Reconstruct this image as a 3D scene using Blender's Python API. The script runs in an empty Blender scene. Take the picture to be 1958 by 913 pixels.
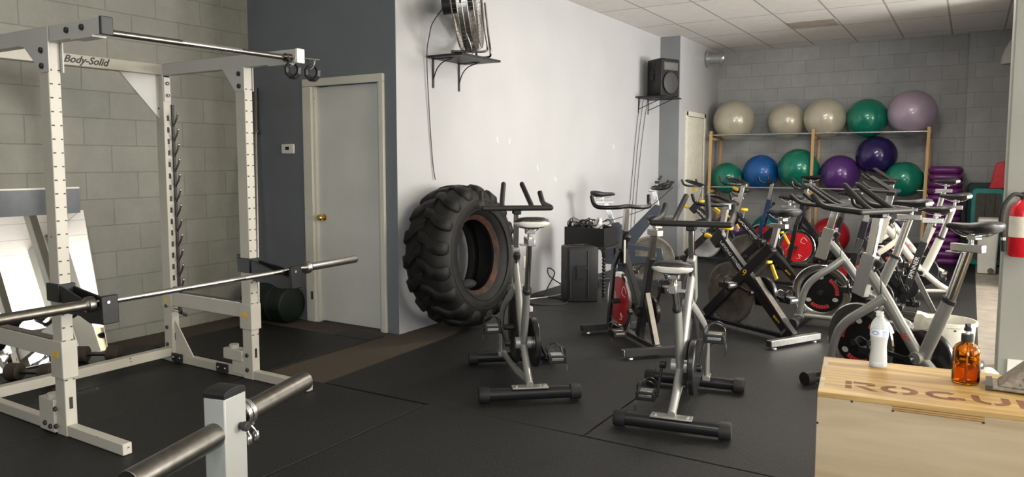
import bpy, bmesh, math, random
from mathutils import Vector, Matrix
random.seed(7)
S = bpy.context.scene
COL = S.collection
PI = math.pi
V = Vector

# ---------------------------------------------------------------- camera, world, light, exposure
TH = math.atan(118/1420.0)
AL = math.atan(878/1420.0*math.cos(TH))
cd = bpy.data.cameras.new('camera'); cam = bpy.data.objects.new('camera', cd); COL.objects.link(cam)
cam.location = (0, 0, 1.4); cam.rotation_euler = (PI/2-TH, 0, AL)
cd.sensor_width = 36; cd.sensor_fit = 'HORIZONTAL'; cd.lens = 36*1420/1958.0; cd.shift_y = -30.5/1958.0
cd.clip_start = 0.02
S.camera = cam
S.view_settings.view_transform = 'Standard'; S.view_settings.look = 'None'
S.view_settings.gamma = 1; S.view_settings.use_curve_mapping = False
S.view_settings.exposure = 0.12
w = bpy.data.worlds.new('world'); S.world = w; w.use_nodes = True
w.node_tree.nodes['Background'].inputs[0].default_value = (.62, .72, .85, 1)
w.node_tree.nodes['Background'].inputs[1].default_value = 1.0

def area(name, loc, rot, sx, sy, power, col):
    l = bpy.data.lights.new(name, 'AREA'); l.shape = 'RECTANGLE'; l.size = sx; l.size_y = sy
    l.energy = power; l.color = col
    o = bpy.data.objects.new(name, l); COL.objects.link(o); o.location = loc; o.rotation_euler = rot
    return o
# daylight through the two openings of the right-hand wall and the shop front behind the camera
area('daylight_near', (5.9, 2.6, 1.8), (0, PI/2, 0), 2.2, 4.4, 320, (1, .90, .73))
area('daylight_far', (5.9, 8.3, 1.8), (0, math.radians(104), 0), 2.2, 3.6, 1150, (1, .97, .93))
area('daylight_front', (1.5, -2.85, 1.6), (PI/2, 0, 0), 1.7, 2.0, 150, (.93, .97, 1))

# ---------------------------------------------------------------- materials
def mat(name, col, rough=.5, metal=0., var=.08, scale=18., bump=0., spec=.5, trans=0., ior=1.45, coat=0., emit=0., dark=None):
    m = bpy.data.materials.new(name); m.use_nodes = True
    nt = m.node_tree; b = nt.nodes['Principled BSDF']
    b.inputs['Roughness'].default_value = rough; b.inputs['Metallic'].default_value = metal
    b.inputs['Specular IOR Level'].default_value = spec
    b.inputs['Transmission Weight'].default_value = trans; b.inputs['IOR'].default_value = ior
    b.inputs['Coat Weight'].default_value = coat
    c = (*col, 1)
    tc = nt.nodes.new('ShaderNodeTexCoord'); n = nt.nodes.new('ShaderNodeTexNoise')
    n.inputs['Scale'].default_value = scale; n.inputs['Detail'].default_value = 5
    nt.links.new(tc.outputs['Object'], n.inputs['Vector'])
    r = nt.nodes.new('ShaderNodeValToRGB')
    lo = dark if dark else tuple(max(0, x*(1-var)) for x in col)
    r.color_ramp.elements[0].color = (*lo, 1); r.color_ramp.elements[1].color = (*[min(1, x*(1+var)) for x in col], 1)
    r.color_ramp.elements[0].position = .32; r.color_ramp.elements[1].position = .68
    nt.links.new(n.outputs['Fac'], r.inputs['Fac']); nt.links.new(r.outputs['Color'], b.inputs['Base Color'])
    if bump:
        bp = nt.nodes.new('ShaderNodeBump'); bp.inputs['Strength'].default_value = bump; bp.inputs['Distance'].default_value = .01
        nt.links.new(n.outputs['Fac'], bp.inputs['Height']); nt.links.new(bp.outputs['Normal'], b.inputs['Normal'])
    if emit:
        b.inputs['Emission Color'].default_value = c; b.inputs['Emission Strength'].default_value = emit
    return m

def block_mat(name, col, ux, off, var=.06, mortar=.82):
    """painted concrete block; ux = 'X' or 'Y' runs along the wall"""
    m = mat(name, col, .55)
    nt = m.node_tree; b = nt.nodes['Principled BSDF']
    tc = nt.nodes.new('ShaderNodeTexCoord'); sp = nt.nodes.new('ShaderNodeSeparateXYZ'); cb = nt.nodes.new('ShaderNodeCombineXYZ')
    ad = nt.nodes.new('ShaderNodeMath'); ad.operation = 'ADD'; ad.inputs[1].default_value = off
    nt.links.new(tc.outputs['Object'], sp.inputs[0]); nt.links.new(sp.outputs[ux], cb.inputs['X'])
    nt.links.new(sp.outputs['Z'], ad.inputs[0]); nt.links.new(ad.outputs[0], cb.inputs['Y'])
    br = nt.nodes.new('ShaderNodeTexBrick')
    br.inputs['Scale'].default_value = 1; br.inputs['Brick Width'].default_value = .4064; br.inputs['Row Height'].default_value = .2032
    br.inputs['Mortar Size'].default_value = .0045; br.inputs['Mortar Smooth'].default_value = .6; br.inputs['Bias'].default_value = 0
    br.inputs['Color1'].default_value = (*[x*(1-var) for x in col], 1); br.inputs['Color2'].default_value = (*[x*(1+var) for x in col], 1)
    br.inputs['Mortar'].default_value = (*[x*mortar for x in col], 1)
    nt.links.new(cb.outputs[0], br.inputs['Vector'])
    n = nt.nodes.new('ShaderNodeTexNoise'); n.inputs['Scale'].default_value = 3.5; n.inputs['Detail'].default_value = 8; n.inputs['Roughness'].default_value = .7
    nt.links.new(tc.outputs['Object'], n.inputs['Vector'])
    rr = nt.nodes.new('ShaderNodeMapRange'); rr.inputs['From Min'].default_value = .3; rr.inputs['From Max'].default_value = .7
    rr.inputs['To Min'].default_value = .86; rr.inputs['To Max'].default_value = 1.08
    nt.links.new(n.outputs['Fac'], rr.inputs[0])
    mx = nt.nodes.new('ShaderNodeVectorMath'); mx.operation = 'SCALE'
    nt.links.new(br.outputs['Color'], mx.inputs[0]); nt.links.new(rr.outputs[0], mx.inputs['Scale'])
    nt.links.new(mx.outputs[0], b.inputs['Base Color'])
    n2 = nt.nodes.new('ShaderNodeTexNoise'); n2.inputs['Scale'].default_value = 60; n2.inputs['Detail'].default_value = 6
    nt.links.new(tc.outputs['Object'], n2.inputs['Vector'])
    su = nt.nodes.new('ShaderNodeMath'); su.operation = 'MULTIPLY_ADD'; su.inputs[1].default_value = -1.0
    nt.links.new(br.outputs['Fac'], su.inputs[0])
    ml = nt.nodes.new('ShaderNodeMath'); ml.operation = 'MULTIPLY'; ml.inputs[1].default_value = .3
    nt.links.new(n2.outputs['Fac'], ml.inputs[0]); nt.links.new(ml.outputs[0], su.inputs[2])
    bp = nt.nodes.new('ShaderNodeBump'); bp.inputs['Strength'].default_value = .55; bp.inputs['Distance'].default_value = .006
    nt.links.new(su.outputs[0], bp.inputs['Height']); nt.links.new(bp.outputs['Normal'], b.inputs['Normal'])
    return m

def ramp2(nt, fac, c0, c1, p0, p1):
    r = nt.nodes.new('ShaderNodeValToRGB'); r.color_ramp.elements[0].color = (*c0, 1); r.color_ramp.elements[1].color = (*c1, 1)
    r.color_ramp.elements[0].position = p0; r.color_ramp.elements[1].position = p1
    nt.links.new(fac, r.inputs['Fac']); return r

def wood_mat(name, c0, c1, axis=0, sc=6.):
    m = mat(name, c0, .5)
    nt = m.node_tree; b = nt.nodes['Principled BSDF']
    tc = nt.nodes.new('ShaderNodeTexCoord'); mp = nt.nodes.new('ShaderNodeMapping')
    s = [sc*3.5, sc*3.5, sc*3.5]; s[axis] = sc*.35; mp.inputs['Scale'].default_value = s
    nt.links.new(tc.outputs['Object'], mp.inputs[0])
    n = nt.nodes.new('ShaderNodeTexNoise'); n.inputs['Scale'].default_value = 1; n.inputs['Detail'].default_value = 6; n.inputs['Distortion'].default_value = 1.2
    nt.links.new(mp.outputs[0], n.inputs['Vector'])
    r = ramp2(nt, n.outputs['Fac'], c0, c1, .35, .65); nt.links.new(r.outputs[0], b.inputs['Base Color'])
    return m

def chip_mat(name, col, rough=.42):
    """off-white rack paint with rusty chips"""
    m = mat(name, col, rough, 0, .04, 4)
    nt = m.node_tree; b = nt.nodes['Principled BSDF']
    tc = nt.nodes.new('ShaderNodeTexCoord')
    n = nt.nodes.new('ShaderNodeTexNoise'); n.inputs['Scale'].default_value = 26; n.inputs['Detail'].default_value = 3; n.inputs['Roughness'].default_value = .7
    nt.links.new(tc.outputs['Object'], n.inputs['Vector'])
    r = ramp2(nt, n.outputs['Fac'], (0, 0, 0), (1, 1, 1), .70, .73)
    mx = nt.nodes.new('ShaderNodeMix'); mx.data_type = 'RGBA'
    old = b.inputs['Base Color'].links[0].from_socket
    nt.links.new(r.outputs[0], mx.inputs['Factor']); nt.links.new(old, mx.inputs['A']); mx.inputs['B'].default_value = (.10, .055, .03, 1)
    nt.links.new(mx.outputs['Result'], b.inputs['Base Color'])
    return m

M = {}
M['rack'] = chip_mat('rack_paint', (.47, .445, .385))
M['rackplain'] = mat('rack_paint_clean', (.46, .455, .43), .4, 0, .03, 4)
M['black'] = mat('black_gloss', (.012, .012, .013), .28, 0, .1)
M['blackmat'] = mat('black_satin', (.02, .02, .021), .5, 0, .15, 40)
M['rubber'] = mat('black_rubber', (.013, .013, .013), .62, 0, .2, 60, .15)
M['grip'] = mat('foam_grip', (.015, .0145, .014), .55, 0, .2, 90, .1)
M['plastic'] = mat('black_plastic', (.013, .0135, .014), .45, 0, .15, 50, .05, spec=.4)
M['silver'] = mat('silver_paint', (.38, .38, .355), .33, .55, .04, 8)
M['cream'] = mat('cream_paint', (.55, .53, .46), .38, .15, .04, 8)
M['chrome'] = mat('chrome', (.74, .73, .70), .14, 1, .05, 10)
M['steel'] = mat('brushed_steel', (.50, .49, .46), .32, 1, .1, 30)
M['darksteel'] = mat('dark_steel', (.20, .19, .17), .36, 1, .15, 30)
M['disc'] = mat('cast_disc', (.16, .145, .12), .42, .75, .25, 14)
M['disclight'] = mat('aluminium_disc', (.55, .55, .55), .35, .8, .1, 14)
M['red'] = mat('red_paint', (.52, .012, .018), .35, 0, .15, 9)
M['redtext'] = mat('red_print', (.62, .05, .05), .5)
M['white'] = mat('white_plastic', (.78, .77, .72), .4, 0, .04)
M['whiteprint'] = mat('white_print', (.8, .8, .8), .5)
M['yellow'] = mat('yellow_plastic', (.75, .47, .02), .4, 0, .05)
M['slate'] = mat('slate_paint', (.035, .042, .055), .35, .2, .1)
M['blue'] = mat('navy_paint', (.02, .04, .12), .35, .2, .1)
M['saddlewhite'] = mat('white_vinyl', (.66, .64, .58), .45, 0, .05, 30)
M['tire'] = mat('tire_rubber', (.009, .0083, .0075), .6, 0, .5, 7, .35, spec=.35, dark=(.004, .004, .004))
M['rust'] = mat('rust_stain', (.075, .024, .013), .7, 0, .3, 11, .2, dark=(.012, .010, .009))
M['mat'] = mat('floor_rubber', (.0145, .0145, .0143), .55, 0, .35, 160, .5, spec=.35)
M['mat2'] = mat('worn_floor_rubber', (.0135, .0135, .0132), .5, 0, .35, 120, .5, spec=.35)
M['brass'] = mat('brass', (.75, .48, .15), .22, 1, .05)
M['doorpaint'] = mat('door_paint', (.62, .62, .58), .4, 0, .05, 3)
M['casing'] = chip_mat('casing_paint', (.62, .60, .52), .45)
M['pine'] = wood_mat('pine', (.50, .30, .13), (.66, .44, .22), 2, 5)
M['ply'] = wood_mat('plywood_top', (.27, .15, .038), (.50, .335, .12), 0, 4)
M['plyside'] = wood_mat('plywood_side', (.34, .255, .145), (.46, .365, .235), 0, 2.2)
M['burn'] = mat('burnt_mark', (.16, .06, .02), .7, 0, .3, 40)
M['purple'] = mat('purple_plastic', (.13, .02, .14), .35, 0, .1)
M['teal'] = mat('teal_plastic', (.03, .28, .26), .45, 0, .1)
M['darkteal'] = mat('dark_teal_plastic', (.012, .05, .06), .45, 0, .1)
M['greymat'] = mat('grey_foam', (.085, .08, .072), .7, 0, .1)
M['redcloth'] = mat('red_vinyl', (.70, .03, .05), .4, 0, .1)
M['galv'] = mat('galvanised', (.55, .57, .56), .35, .85, .12, 20)
M['cloth'] = mat('white_towel', (.75, .71, .6), .9, 0, .08, 30, .3)
M['basket'] = mat('tan_fabric', (.24, .205, .155), .85, 0, .25, 70, .3)
M['basketrim'] = mat('dark_trim', (.06, .045, .035), .6)
M['wirefan'] = mat('fan_wire', (.36, .34, .30), .35, .9, .1)
M['capdark'] = mat('dark_end_cap', (.03, .032, .028), .5)
M['darkgreen'] = mat('dark_green_vinyl', (.006, .013, .008), .45, 0, .2, 10)

def glass(name, col, rough=.02, ior=1.33):
    m = bpy.data.materials.new(name); m.use_nodes = True; b = m.node_tree.nodes['Principled BSDF']
    b.inputs['Base Color'].default_value = (*col, 1); b.inputs['Roughness'].default_value = rough
    b.inputs['Transmission Weight'].default_value = 1; b.inputs['IOR'].default_value = ior
    return m

# ---------------------------------------------------------------- mesh helpers
class MB:
    def __init__(s): s.bm = bmesh.new()
    def _addf(s, vs, faces):
        bv = [s.bm.verts.new(v) for v in vs]
        for f in faces:
            try: s.bm.faces.new([bv[i] for i in f])
            except ValueError: pass
        return s
    def box(s, c, size, R=None):
        c = V(c); hx, hy, hz = [a/2 for a in size]
        vs = [V((x*hx, y*hy, z*hz)) for x in (-1, 1) for y in (-1, 1) for z in (-1, 1)]
        if R is not None: vs = [R @ v for v in vs]
        return s._addf([v+c for v in vs], [(0, 1, 3, 2), (4, 6, 7, 5), (0, 4, 5, 1), (2, 3, 7, 6), (0, 2, 6, 4), (1, 5, 7, 3)])
    def bx(s, x0, x1, y0, y1, z0, z1):
        return s.box(((x0+x1)/2, (y0+y1)/2, (z0+z1)/2), (abs(x1-x0), abs(y1-y0), abs(z1-z0)))
    def bar(s, p0, p1, a, b, side=(0, 1, 0)):
        """solid rectangular bar; a = size along 'side', b = size across"""
        p0, p1 = V(p0), V(p1); d = (p1-p0).normalized(); sd = V(side); sd = (sd-d*sd.dot(d)).normalized(); u = d.cross(sd)
        R = Matrix((d, sd, u)).transposed()
        return s.box((p0+p1)/2, ((p1-p0).length, a, b), R)
    def tube(s, pts, r, n=12, sm=0, r2=None, side=None, closed=False):
        """swept tube; r across, r2 along 'side' if oval; sm = smoothing subdivisions of the path"""
        P = [V(p) for p in pts]
        if sm:
            Q = []; m = len(P); rng = range(m if closed else m-1)
            for i in rng:
                p0 = P[(i-1) % m] if (closed or i > 0) else P[0]; p1 = P[i]; p2 = P[(i+1) % m]
                p3 = P[(i+2) % m] if (closed or i+2 < m) else P[-1]
                for k in range(sm):
                    t = k/sm
                    Q.append(.5*((2*p1)+(p2-p0)*t+(2*p0-5*p1+4*p2-p3)*t*t+(3*p1-p0-3*p2+p3)*t**3))
            if not closed: Q.append(P[-1])
            P = Q
        m = len(P); T = []
        for i in range(m):
            a = P[(i-1) % m] if (closed or i > 0) else P[i]; b = P[(i+1) % m] if (closed or i < m-1) else P[i]
            T.append((b-a).normalized())
        if side is not None: ref = V(side)
        else:
            ref = V((0, 0, 1)) if abs(T[0].z) < .9 else V((1, 0, 0))
        rings = []; nrm = (ref-T[0]*ref.dot(T[0])).normalized()
        for i in range(m):
            nrm = (nrm-T[i]*nrm.dot(T[i]))
            nrm = nrm.normalized() if nrm.length > 1e-6 else T[i].orthogonal().normalized()
            bi = T[i].cross(nrm)
            ra = r2 if r2 else r
            sc = 1.0
            if 0 < i < m-1 or closed:
                a = (P[i]-P[i-1]).normalized().dot(T[i]); sc = 1/max(.6, a)
            rings.append([s.bm.verts.new(P[i]+nrm*math.cos(2*PI*k/n)*ra*(1 if r2 else sc)+bi*math.sin(2*PI*k/n)*r*sc) for k in range(n)])
        cnt = m if closed else m-1
        for i in range(cnt):
            A, B = rings[i], rings[(i+1) % m]
            for k in range(n): s.bm.faces.new((A[k], A[(k+1) % n], B[(k+1) % n], B[k]))
        if not closed:
            s.bm.faces.new(rings[0][::-1]); s.bm.faces.new(rings[-1])
        return s
    def cyl(s, p0, p1, r0, r1=None, n=20):
        return s.lathe([(0, 0), (r0, 0), (r0 if r1 is None else r1, 1), (0, 1)], p0, V(p1)-V(p0), n)
    def lathe(s, prof, p0, axis, n=24, closed=False):
        """prof: (radius, t) pairs; t in units of |axis|"""
        p0 = V(p0); ax = V(axis); L = ax.length; d = ax/L; u = d.orthogonal().normalized(); v = d.cross(u)
        rings = []
        for r, t in prof:
            c = p0+ax*t
            if r < 1e-6: rings.append([s.bm.verts.new(c)])
            else: rings.append([s.bm.verts.new(c+u*math.cos(2*PI*k/n)*r+v*math.sin(2*PI*k/n)*r) for k in range(n)])
        m = len(rings)
        for i in range(m if closed else m-1):
            A, B = rings[i], rings[(i+1) % m]
            for k in range(n):
                k2 = (k+1) % n
                if len(A) == 1 and len(B) == 1: break
                if len(A) == 1: s.bm.faces.new((A[0], B[k2], B[k]))
                elif len(B) == 1: s.bm.faces.new((A[k], A[k2], B[0]))
                else: s.bm.faces.new((A[k], A[k2], B[k2], B[k]))
        return s
    def ball(s, c, r, sc=(1, 1, 1), n=24):
        bm2 = bmesh.new(); bmesh.ops.create_uvsphere(bm2, u_segments=n, v_segments=n//2, radius=r)
        vs = []; 
        for v in bm2.verts: v.index = len(vs); vs.append(V((v.co.x*sc[0], v.co.y*sc[1], v.co.z*sc[2]))+V(c))
        fs = [[v.index for v in f.verts] for f in bm2.faces]; bm2.free()
        return s._addf(vs, fs)
    def prism(s, poly, o, u, v, t):
        """extrude a 2D polygon lying on u,v at o by vector t"""
        o, u, v, t = V(o), V(u), V(v), V(t); k = len(poly)
        a = [o+u*x+v*y for x, y in poly]; vs = a+[p+t for p in a]
        return s._addf(vs, [tuple(range(k))[::-1], tuple(range(k, 2*k))]+[(i, (i+1) % k, k+(i+1) % k, k+i) for i in range(k)])
    def loft(s, rings, closed=True, cap=True):
        R = [[s.bm.verts.new(p) for p in r] for r in rings]; n = len(R[0])
        for A, B in zip(R, R[1:]):
            for k in range(n if closed else n-1): s.bm.faces.new((A[k], A[(k+1) % n], B[(k+1) % n], B[k]))
        if cap: s.bm.faces.new(R[0][::-1]); s.bm.faces.new(R[-1])
        return s
    def build(s, name, m, parent=None, bev=0., flat=False, ang=40):
        bmesh.ops.recalc_face_normals(s.bm, faces=s.bm.faces)
        me = bpy.data.meshes.new(name); 
        if parent is not None and parent.get('_w'): 
            L = parent['_w']; s.bm.transform(Matrix.Translation(-V(L)))
        s.bm.to_mesh(me); s.bm.free()
        me.materials.append(m)
        if not flat:
            for p in me.polygons: p.use_smooth = True
            me.set_sharp_from_angle(angle=math.radians(ang))
        o = bpy.data.objects.new(name, me); COL.objects.link(o)
        if parent is not None:
            o.parent = parent
            if parent.get('_w'): o['_w'] = parent['_w']
        if bev:
            b = o.modifiers.new('bevel', 'BEVEL'); b.width = bev; b.segments = 2; b.limit_method = 'ANGLE'; b.angle_limit = math.radians(40)
            b.harden_normals = False
        return o

def tag(o, label, cat, group=None, kind=None):
    o['label'] = label; o['category'] = cat
    if group: o['group'] = group
    if kind: o['kind'] = kind
    return o
def thing(name, label, cat, loc=(0, 0, 0), rz=0., group=None, world=False):
    o = bpy.data.objects.new(name, None); COL.objects.link(o); o.location = loc; o.rotation_euler = (0, 0, rz); o.empty_display_size = .1
    tag(o, label, cat, group)
    if world: o['_w'] = list(loc)
    return o
def struct(o): o['kind'] = 'structure'; return o
def dup(root, loc=None, label=None, group=None, sc=None):
    r = root.copy(); COL.objects.link(r)
    if loc is not None: r.location = loc
    if label: r['label'] = label
    if group: r['group'] = group
    if sc: r.scale = (sc, sc, sc)
    for ch in list(root.children):
        c = ch.copy(); COL.objects.link(c); c.parent = r
        for g in ch.children:
            d = g.copy(); COL.objects.link(d); d.parent = c
    return r
_dg = None
def text(s, size, name, m, parent, o, u, v, shear=0., xs=1., depth=.0012, off=0., align='CENTER'):
    """raised lettering: reads along u, upright along v"""
    c = bpy.data.curves.new('t', 'FONT'); c.body = s; c.size = size; c.extrude = depth; c.align_x = align; c.align_y = 'CENTER'; c.shear = shear; c.offset = off
    c.resolution_u = 3
    t = bpy.data.objects.new('t', c); COL.objects.link(t)
    dg = bpy.context.evaluated_depsgraph_get()
    me = bpy.data.meshes.new_from_object(t.evaluated_get(dg)); bpy.data.objects.remove(t); bpy.data.curves.remove(c)
    u, v = V(u).normalized(), V(v).normalized(); nn = u.cross(v)
    X = Matrix((u*xs, v, nn)).transposed().to_4x4(); X.translation = V(o)
    if parent is not None and parent.get('_w'): X.translation = X.translation-V(parent['_w'])
    me.transform(X); me.name = name
    me.materials.clear(); me.materials.append(m)
    ob = bpy.data.objects.new(name, me); COL.objects.link(ob)
    if parent is not None:
        ob.parent = parent
        if parent.get('_w'): ob['_w'] = parent['_w']
    return ob

# ---------------------------------------------------------------- the room
XW, YD, XL, XS, YB, XR, H = -3.873, 4.55, -5.6, -3.58, 12.25, 0.405, 3.17
XE = 6.0
m_left = block_mat('block_olive', (.235, .235, .20), 'Y', .1095)
m_back = block_mat('block_grey', (.40, .405, .41), 'X', .10)
m_doorwall = mat('grey_wall_paint', (.165, .178, .20), .5, 0, .05, 2.5)
m_white = mat('pearl_wall_paint', (.42, .42, .425), .34, 0, .03, 1.8, .0)
m_pillar = mat('pillar_paint', (.20, .213, .225), .55, 0, .05, 3)
# carpet
m_carpet = mat('brown_carpet', (.075, .058, .040), .95, 0, .4, 300, .6, dark=(.04, .031, .022))
# ceiling tiles
m_ceil = mat('ceiling_tile', (.80, .77, .73), .85, 0, .03, 5)
nt = m_ceil.node_tree; b = nt.nodes['Principled BSDF']
tc = nt.nodes.new('ShaderNodeTexCoord'); mp = nt.nodes.new('ShaderNodeMapping'); mp.inputs['Location'].default_value = (3.33, -9.46, 0)
nt.links.new(tc.outputs['Object'], mp.inputs[0])
br = nt.nodes.new('ShaderNodeTexBrick'); br.offset = 0; br.inputs['Scale'].default_value = 1; br.inputs['Brick Width'].default_value = .606; br.inputs['Row Height'].default_value = 1.205
br.inputs['Mortar Size'].default_value = .011; br.inputs['Mortar Smooth'].default_value = .1
br.inputs['Color1'].default_value = (.84, .81, .775, 1); br.inputs['Color2'].default_value = (.79, .765, .735, 1); br.inputs['Mortar'].default_value = (.42, .39, .35, 1)
nt.links.new(mp.outputs[0], br.inputs['Vector'])
n = nt.nodes.new('ShaderNodeTexNoise'); n.inputs['Scale'].default_value = 9; n.inputs['Detail'].default_value = 8; nt.links.new(tc.outputs['Object'], n.inputs[0])
mr = nt.nodes.new('ShaderNodeMapRange'); mr.inputs['To Min'].default_value = .9; mr.inputs['To Max'].default_value = 1.08; nt.links.new(n.outputs['Fac'], mr.inputs[0])
sc = nt.nodes.new('ShaderNodeVectorMath'); sc.operation = 'SCALE'; nt.links.new(br.outputs['Color'], sc.inputs[0]); nt.links.new(mr.outputs[0], sc.inputs['Scale'])
nt.links.new(sc.outputs[0], b.inputs['Base Color'])

struct(MB().bx(XL-.2, XE+.2, -3.2, YB+.2, -.12, 0).build('floor', m_carpet, flat=True))
struct(MB().bx(XL-.2, XE+.2, -3.2, YB+.2, H, H+.1).build('ceiling', m_ceil, flat=True))
struct(MB().bx(XL-.2, XL, -3.2, YD+.2, 0, H).build('wall_left', m_left, flat=True))
# door wall with opening
DX0, DX1, DZ = -4.80, -4.045, 2.03
mb = MB(); mb.bx(XL, DX0, YD, YD+.15, 0, H); mb.bx(DX1, XW-.001, YD, YD+.15, 0, H); mb.bx(DX0, DX1, YD, YD+.15, DZ, H)
struct(mb.build('wall_alcove', m_doorwall, flat=True))
struct(MB().bx(XW-.2, XW, YD+.001, 10.35, 0, H).build('wall_white', m_white, flat=True))
struct(MB().bx(XW-.2, XS-.002, 10.35, 10.42, 0, H).build('wall_pilaster', m_pillar, flat=True))
SY0, SY1, SZ = 10.72, 11.50, 2.06
mb = MB(); mb.bx(XS-.2, XS, 10.37, SY0, 0, H); mb.bx(XS-.2, XS, SY1, YB, 0, H); mb.bx(XS-.2, XS, SY0, SY1, SZ, H)
struct(mb.build('wall_side', m_white, flat=True))
struct(MB().bx(XS-.2, XR+.2, YB, YB+.2, 0, H).build('wall_back', m_back, flat=True))
struct(MB().bx(-.09, XR, YB-.12, YB+.01, 0, H).build('wall_back_pier', m_back, bev=.004))
# right-hand wall behind the fire extinguisher column; the room opens to the right between them
struct(MB().bx(XR, XR+.2, 9.7, YB, 0, H).build('wall_right', m_pillar, flat=True))
struct(MB().bx(XR+.2, XE+.2, YB, YB+.2, 0, H).build('wall_back_annex', m_back, flat=True))
m_stub = mat('stub_wall_paint', (.29, .295, .265), .5, 0, .05, 2)
struct(MB().bx(.195, .80, 5.72, 6.0, 0, H).build('column_stub', m_stub, bev=.012))
struct(MB().bx(.255, .79, 5.705, 5.721, 0, .12).build('baseboard_stub', M['white'], bev=.004))
# window wall on the far right and shop front behind the camera
mb = MB(); 
for y0_, y1_ in ((-3.2, .4), (4.8, 6.4), (10.2, YB)): mb.bx(XE, XE+.2, y0_, y1_, 0, H)
for y0_, y1_ in ((.4, 4.8), (6.4, 10.2)): mb.bx(XE, XE+.2, y0_, y1_, 0, .6); mb.bx(XE, XE+.2, y0_, y1_, 2.95, H)
struct(mb.build('wall_shop', m_pillar, flat=True))
mb = MB(); mb.bx(XL, -.4, -3.2, -3.0, 0, H); mb.bx(4.6, XE, -3.2, -3.0, 0, H); mb.bx(-.4, 4.6, -3.2, -3.0, 0, .5); mb.bx(-.4, 4.6, -3.2, -3.0, 2.7, H)
struct(mb.build('wall_front', m_pillar, flat=True))
for k, (y0_, y1_) in enumerate(((.4, 4.8), (6.4, 10.2))):
    mb = MB()
    for i in range(5):
        yy = y0_+(y1_-y0_)*i/4; mb.bx(XE+.02, XE+.08, yy-.03, yy+.03, .6, 2.95)
    mb.bx(XE+.02, XE+.08, y0_, y1_, .6, .66); mb.bx(XE+.02, XE+.08, y0_, y1_, 2.89, 2.95)
    struct(mb.build('window_%d' % (k+1), M['white'], flat=True))
struct(MB().bx(.105, XE, 5.0, 12.1, .0005, .006).build('floor_lit_strip', mat('tan_lit_carpet', (.27, .238, .20), .5, 0, .18, 7), flat=True))  # window-lit carpet painted as a lighter tan, widened to bounce light upward
# striped curtain at the far window (seen only in the mirror)
t = thing('curtain', 'striped brown curtain at the far window, seen in the mirror', 'curtain', (5.85, 9.4, .2), world=True)
stripe = mat('curtain_stripe', (.55, .42, .25), .8, 0, .1)
for k in range(9):
    mb = MB(); ys = [8.9+k*.16+i*.02 for i in range(9)]
    mb.loft([[(5.80+.035*math.sin(y*28), y, .25), (5.805+.035*math.sin(y*28), y, .25), (5.805+.03*math.sin(y*28), y, 3.05), (5.80+.03*math.sin(y*28), y, 3.05)] for y in ys])
    mb.build('curtain_panel', stripe if k % 3 == 1 else mat('curtain_dark', (.10, .075, .06), .8) if k == 0 else (stripe if k % 3 == 1 else bpy.data.materials['curtain_dark']), t)
# half-round white shell standing for the bright crescent high on the back pier
t = thing('half_round_shell', 'white half-round shell high on the back pier at right edge', 'wall light', (.40, YB-.12, 2.70), world=True)
mb = MB(); rr = []
for i in range(13):
    a = PI/2+i*PI/12
    rr.append([(.46+.17*math.cos(a)*k_, YB-.125-.09*math.sin(kk)*1.0, 2.72+.34*math.sin(a-PI/2)*0+z_) for k_, kk, z_ in ((1, 0, 0), (.99, .6, .0), (.8, 1.2, .0))])
prof = [(.02, .34), (.06, .30), (.10, .22), (.135, .12), (.15, .03), (.15, 0)]
mb = MB(); mb.loft([[(.43+r*math.cos(a), YB-.121-r*.7*abs(math.sin(a)), 2.70+z) for a in [PI+PI*i/12 for i in range(13)]] for r, z in prof[::-1]], False, False)
mb.build('shade', M['white'], t)

mb = MB()
for y_, z_, a_ in ((6.02, 1.60, .3), (6.24, 1.59, -.3), (6.80, 1.33, .1), (7.2, 1.2, .5), (8.75, 1.58, .2)): mb.box((XW+.0006, y_, z_), (.001, .012, .055), Matrix.Rotation(a_, 3, 'X'))
struct(mb.build('trim_2', M['whiteprint'], flat=True))
# door_1 (alcove)
d1 = bpy.data.objects.new('door_1', None); COL.objects.link(d1); struct(d1)
MB().bx(DX0+.004, DX1-.004, YD+.035, YD+.075, .012, DZ-.006).build('slab', M['doorpaint'], d1, bev=.002)
mb = MB(); cw = .105
mb.bx(DX0-cw, DX0, YD-.022, YD+.03, 0, DZ); mb.bx(DX1, DX1+.05, YD-.022, YD+.03, 0, DZ)
mb.bx(DX0-cw, DX1+.05, YD-.022, YD+.03, DZ, DZ+.065)
mb.build('casing', M['casing'], d1, bev=.006)
mb = MB(); mb.bx(DX0, DX0+.02, YD, YD+.15, 0, DZ); mb.bx(DX1-.02, DX1, YD, YD+.03, 0, DZ); mb.build('jamb', M['casing'], d1)
k = MB(); k.lathe([(.0, 0), (.030, 0), (.030, .12), (.012, .2), (.012, .5), (.026, .62), (.029, .8), (.022, .97), (0, 1)], (DX0+.075, YD+.036, .915), (0, -.075, 0), 20); k.build('knob', M['brass'], d1)
MB().bx(DX0-.045, DX0-.018, YD-.026, YD-.02, .20, .27).build('strike_plate', M['steel'], d1)
# door_2 in the side wall
d2 = bpy.data.objects.new('door_2', None); COL.objects.link(d2); struct(d2)
MB().bx(XS-.05, XS-.004, SY0+.004, SY1-.004, .01, SZ-.004).build('slab', mat('cream_door', (.66, .63, .53), .45), d2)
mb = MB(); mb.bx(XS-.06, XS+.018, SY0-.07, SY0, 0, SZ+.07); mb.bx(XS-.06, XS+.018, SY1, SY1+.07, 0, SZ+.07); mb.bx(XS-.06, XS+.018, SY0-.07, SY1+.07, SZ, SZ+.07)

mb.build('casing', mat('cream_casing', (.70, .67, .58), .45), d2, bev=.005)
# vinyl base of block wall
struct(MB().bx(XL, XL+.02, -3.0, YD, 0, .10).build('baseboard_left', m_left, bev=.004))

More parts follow.
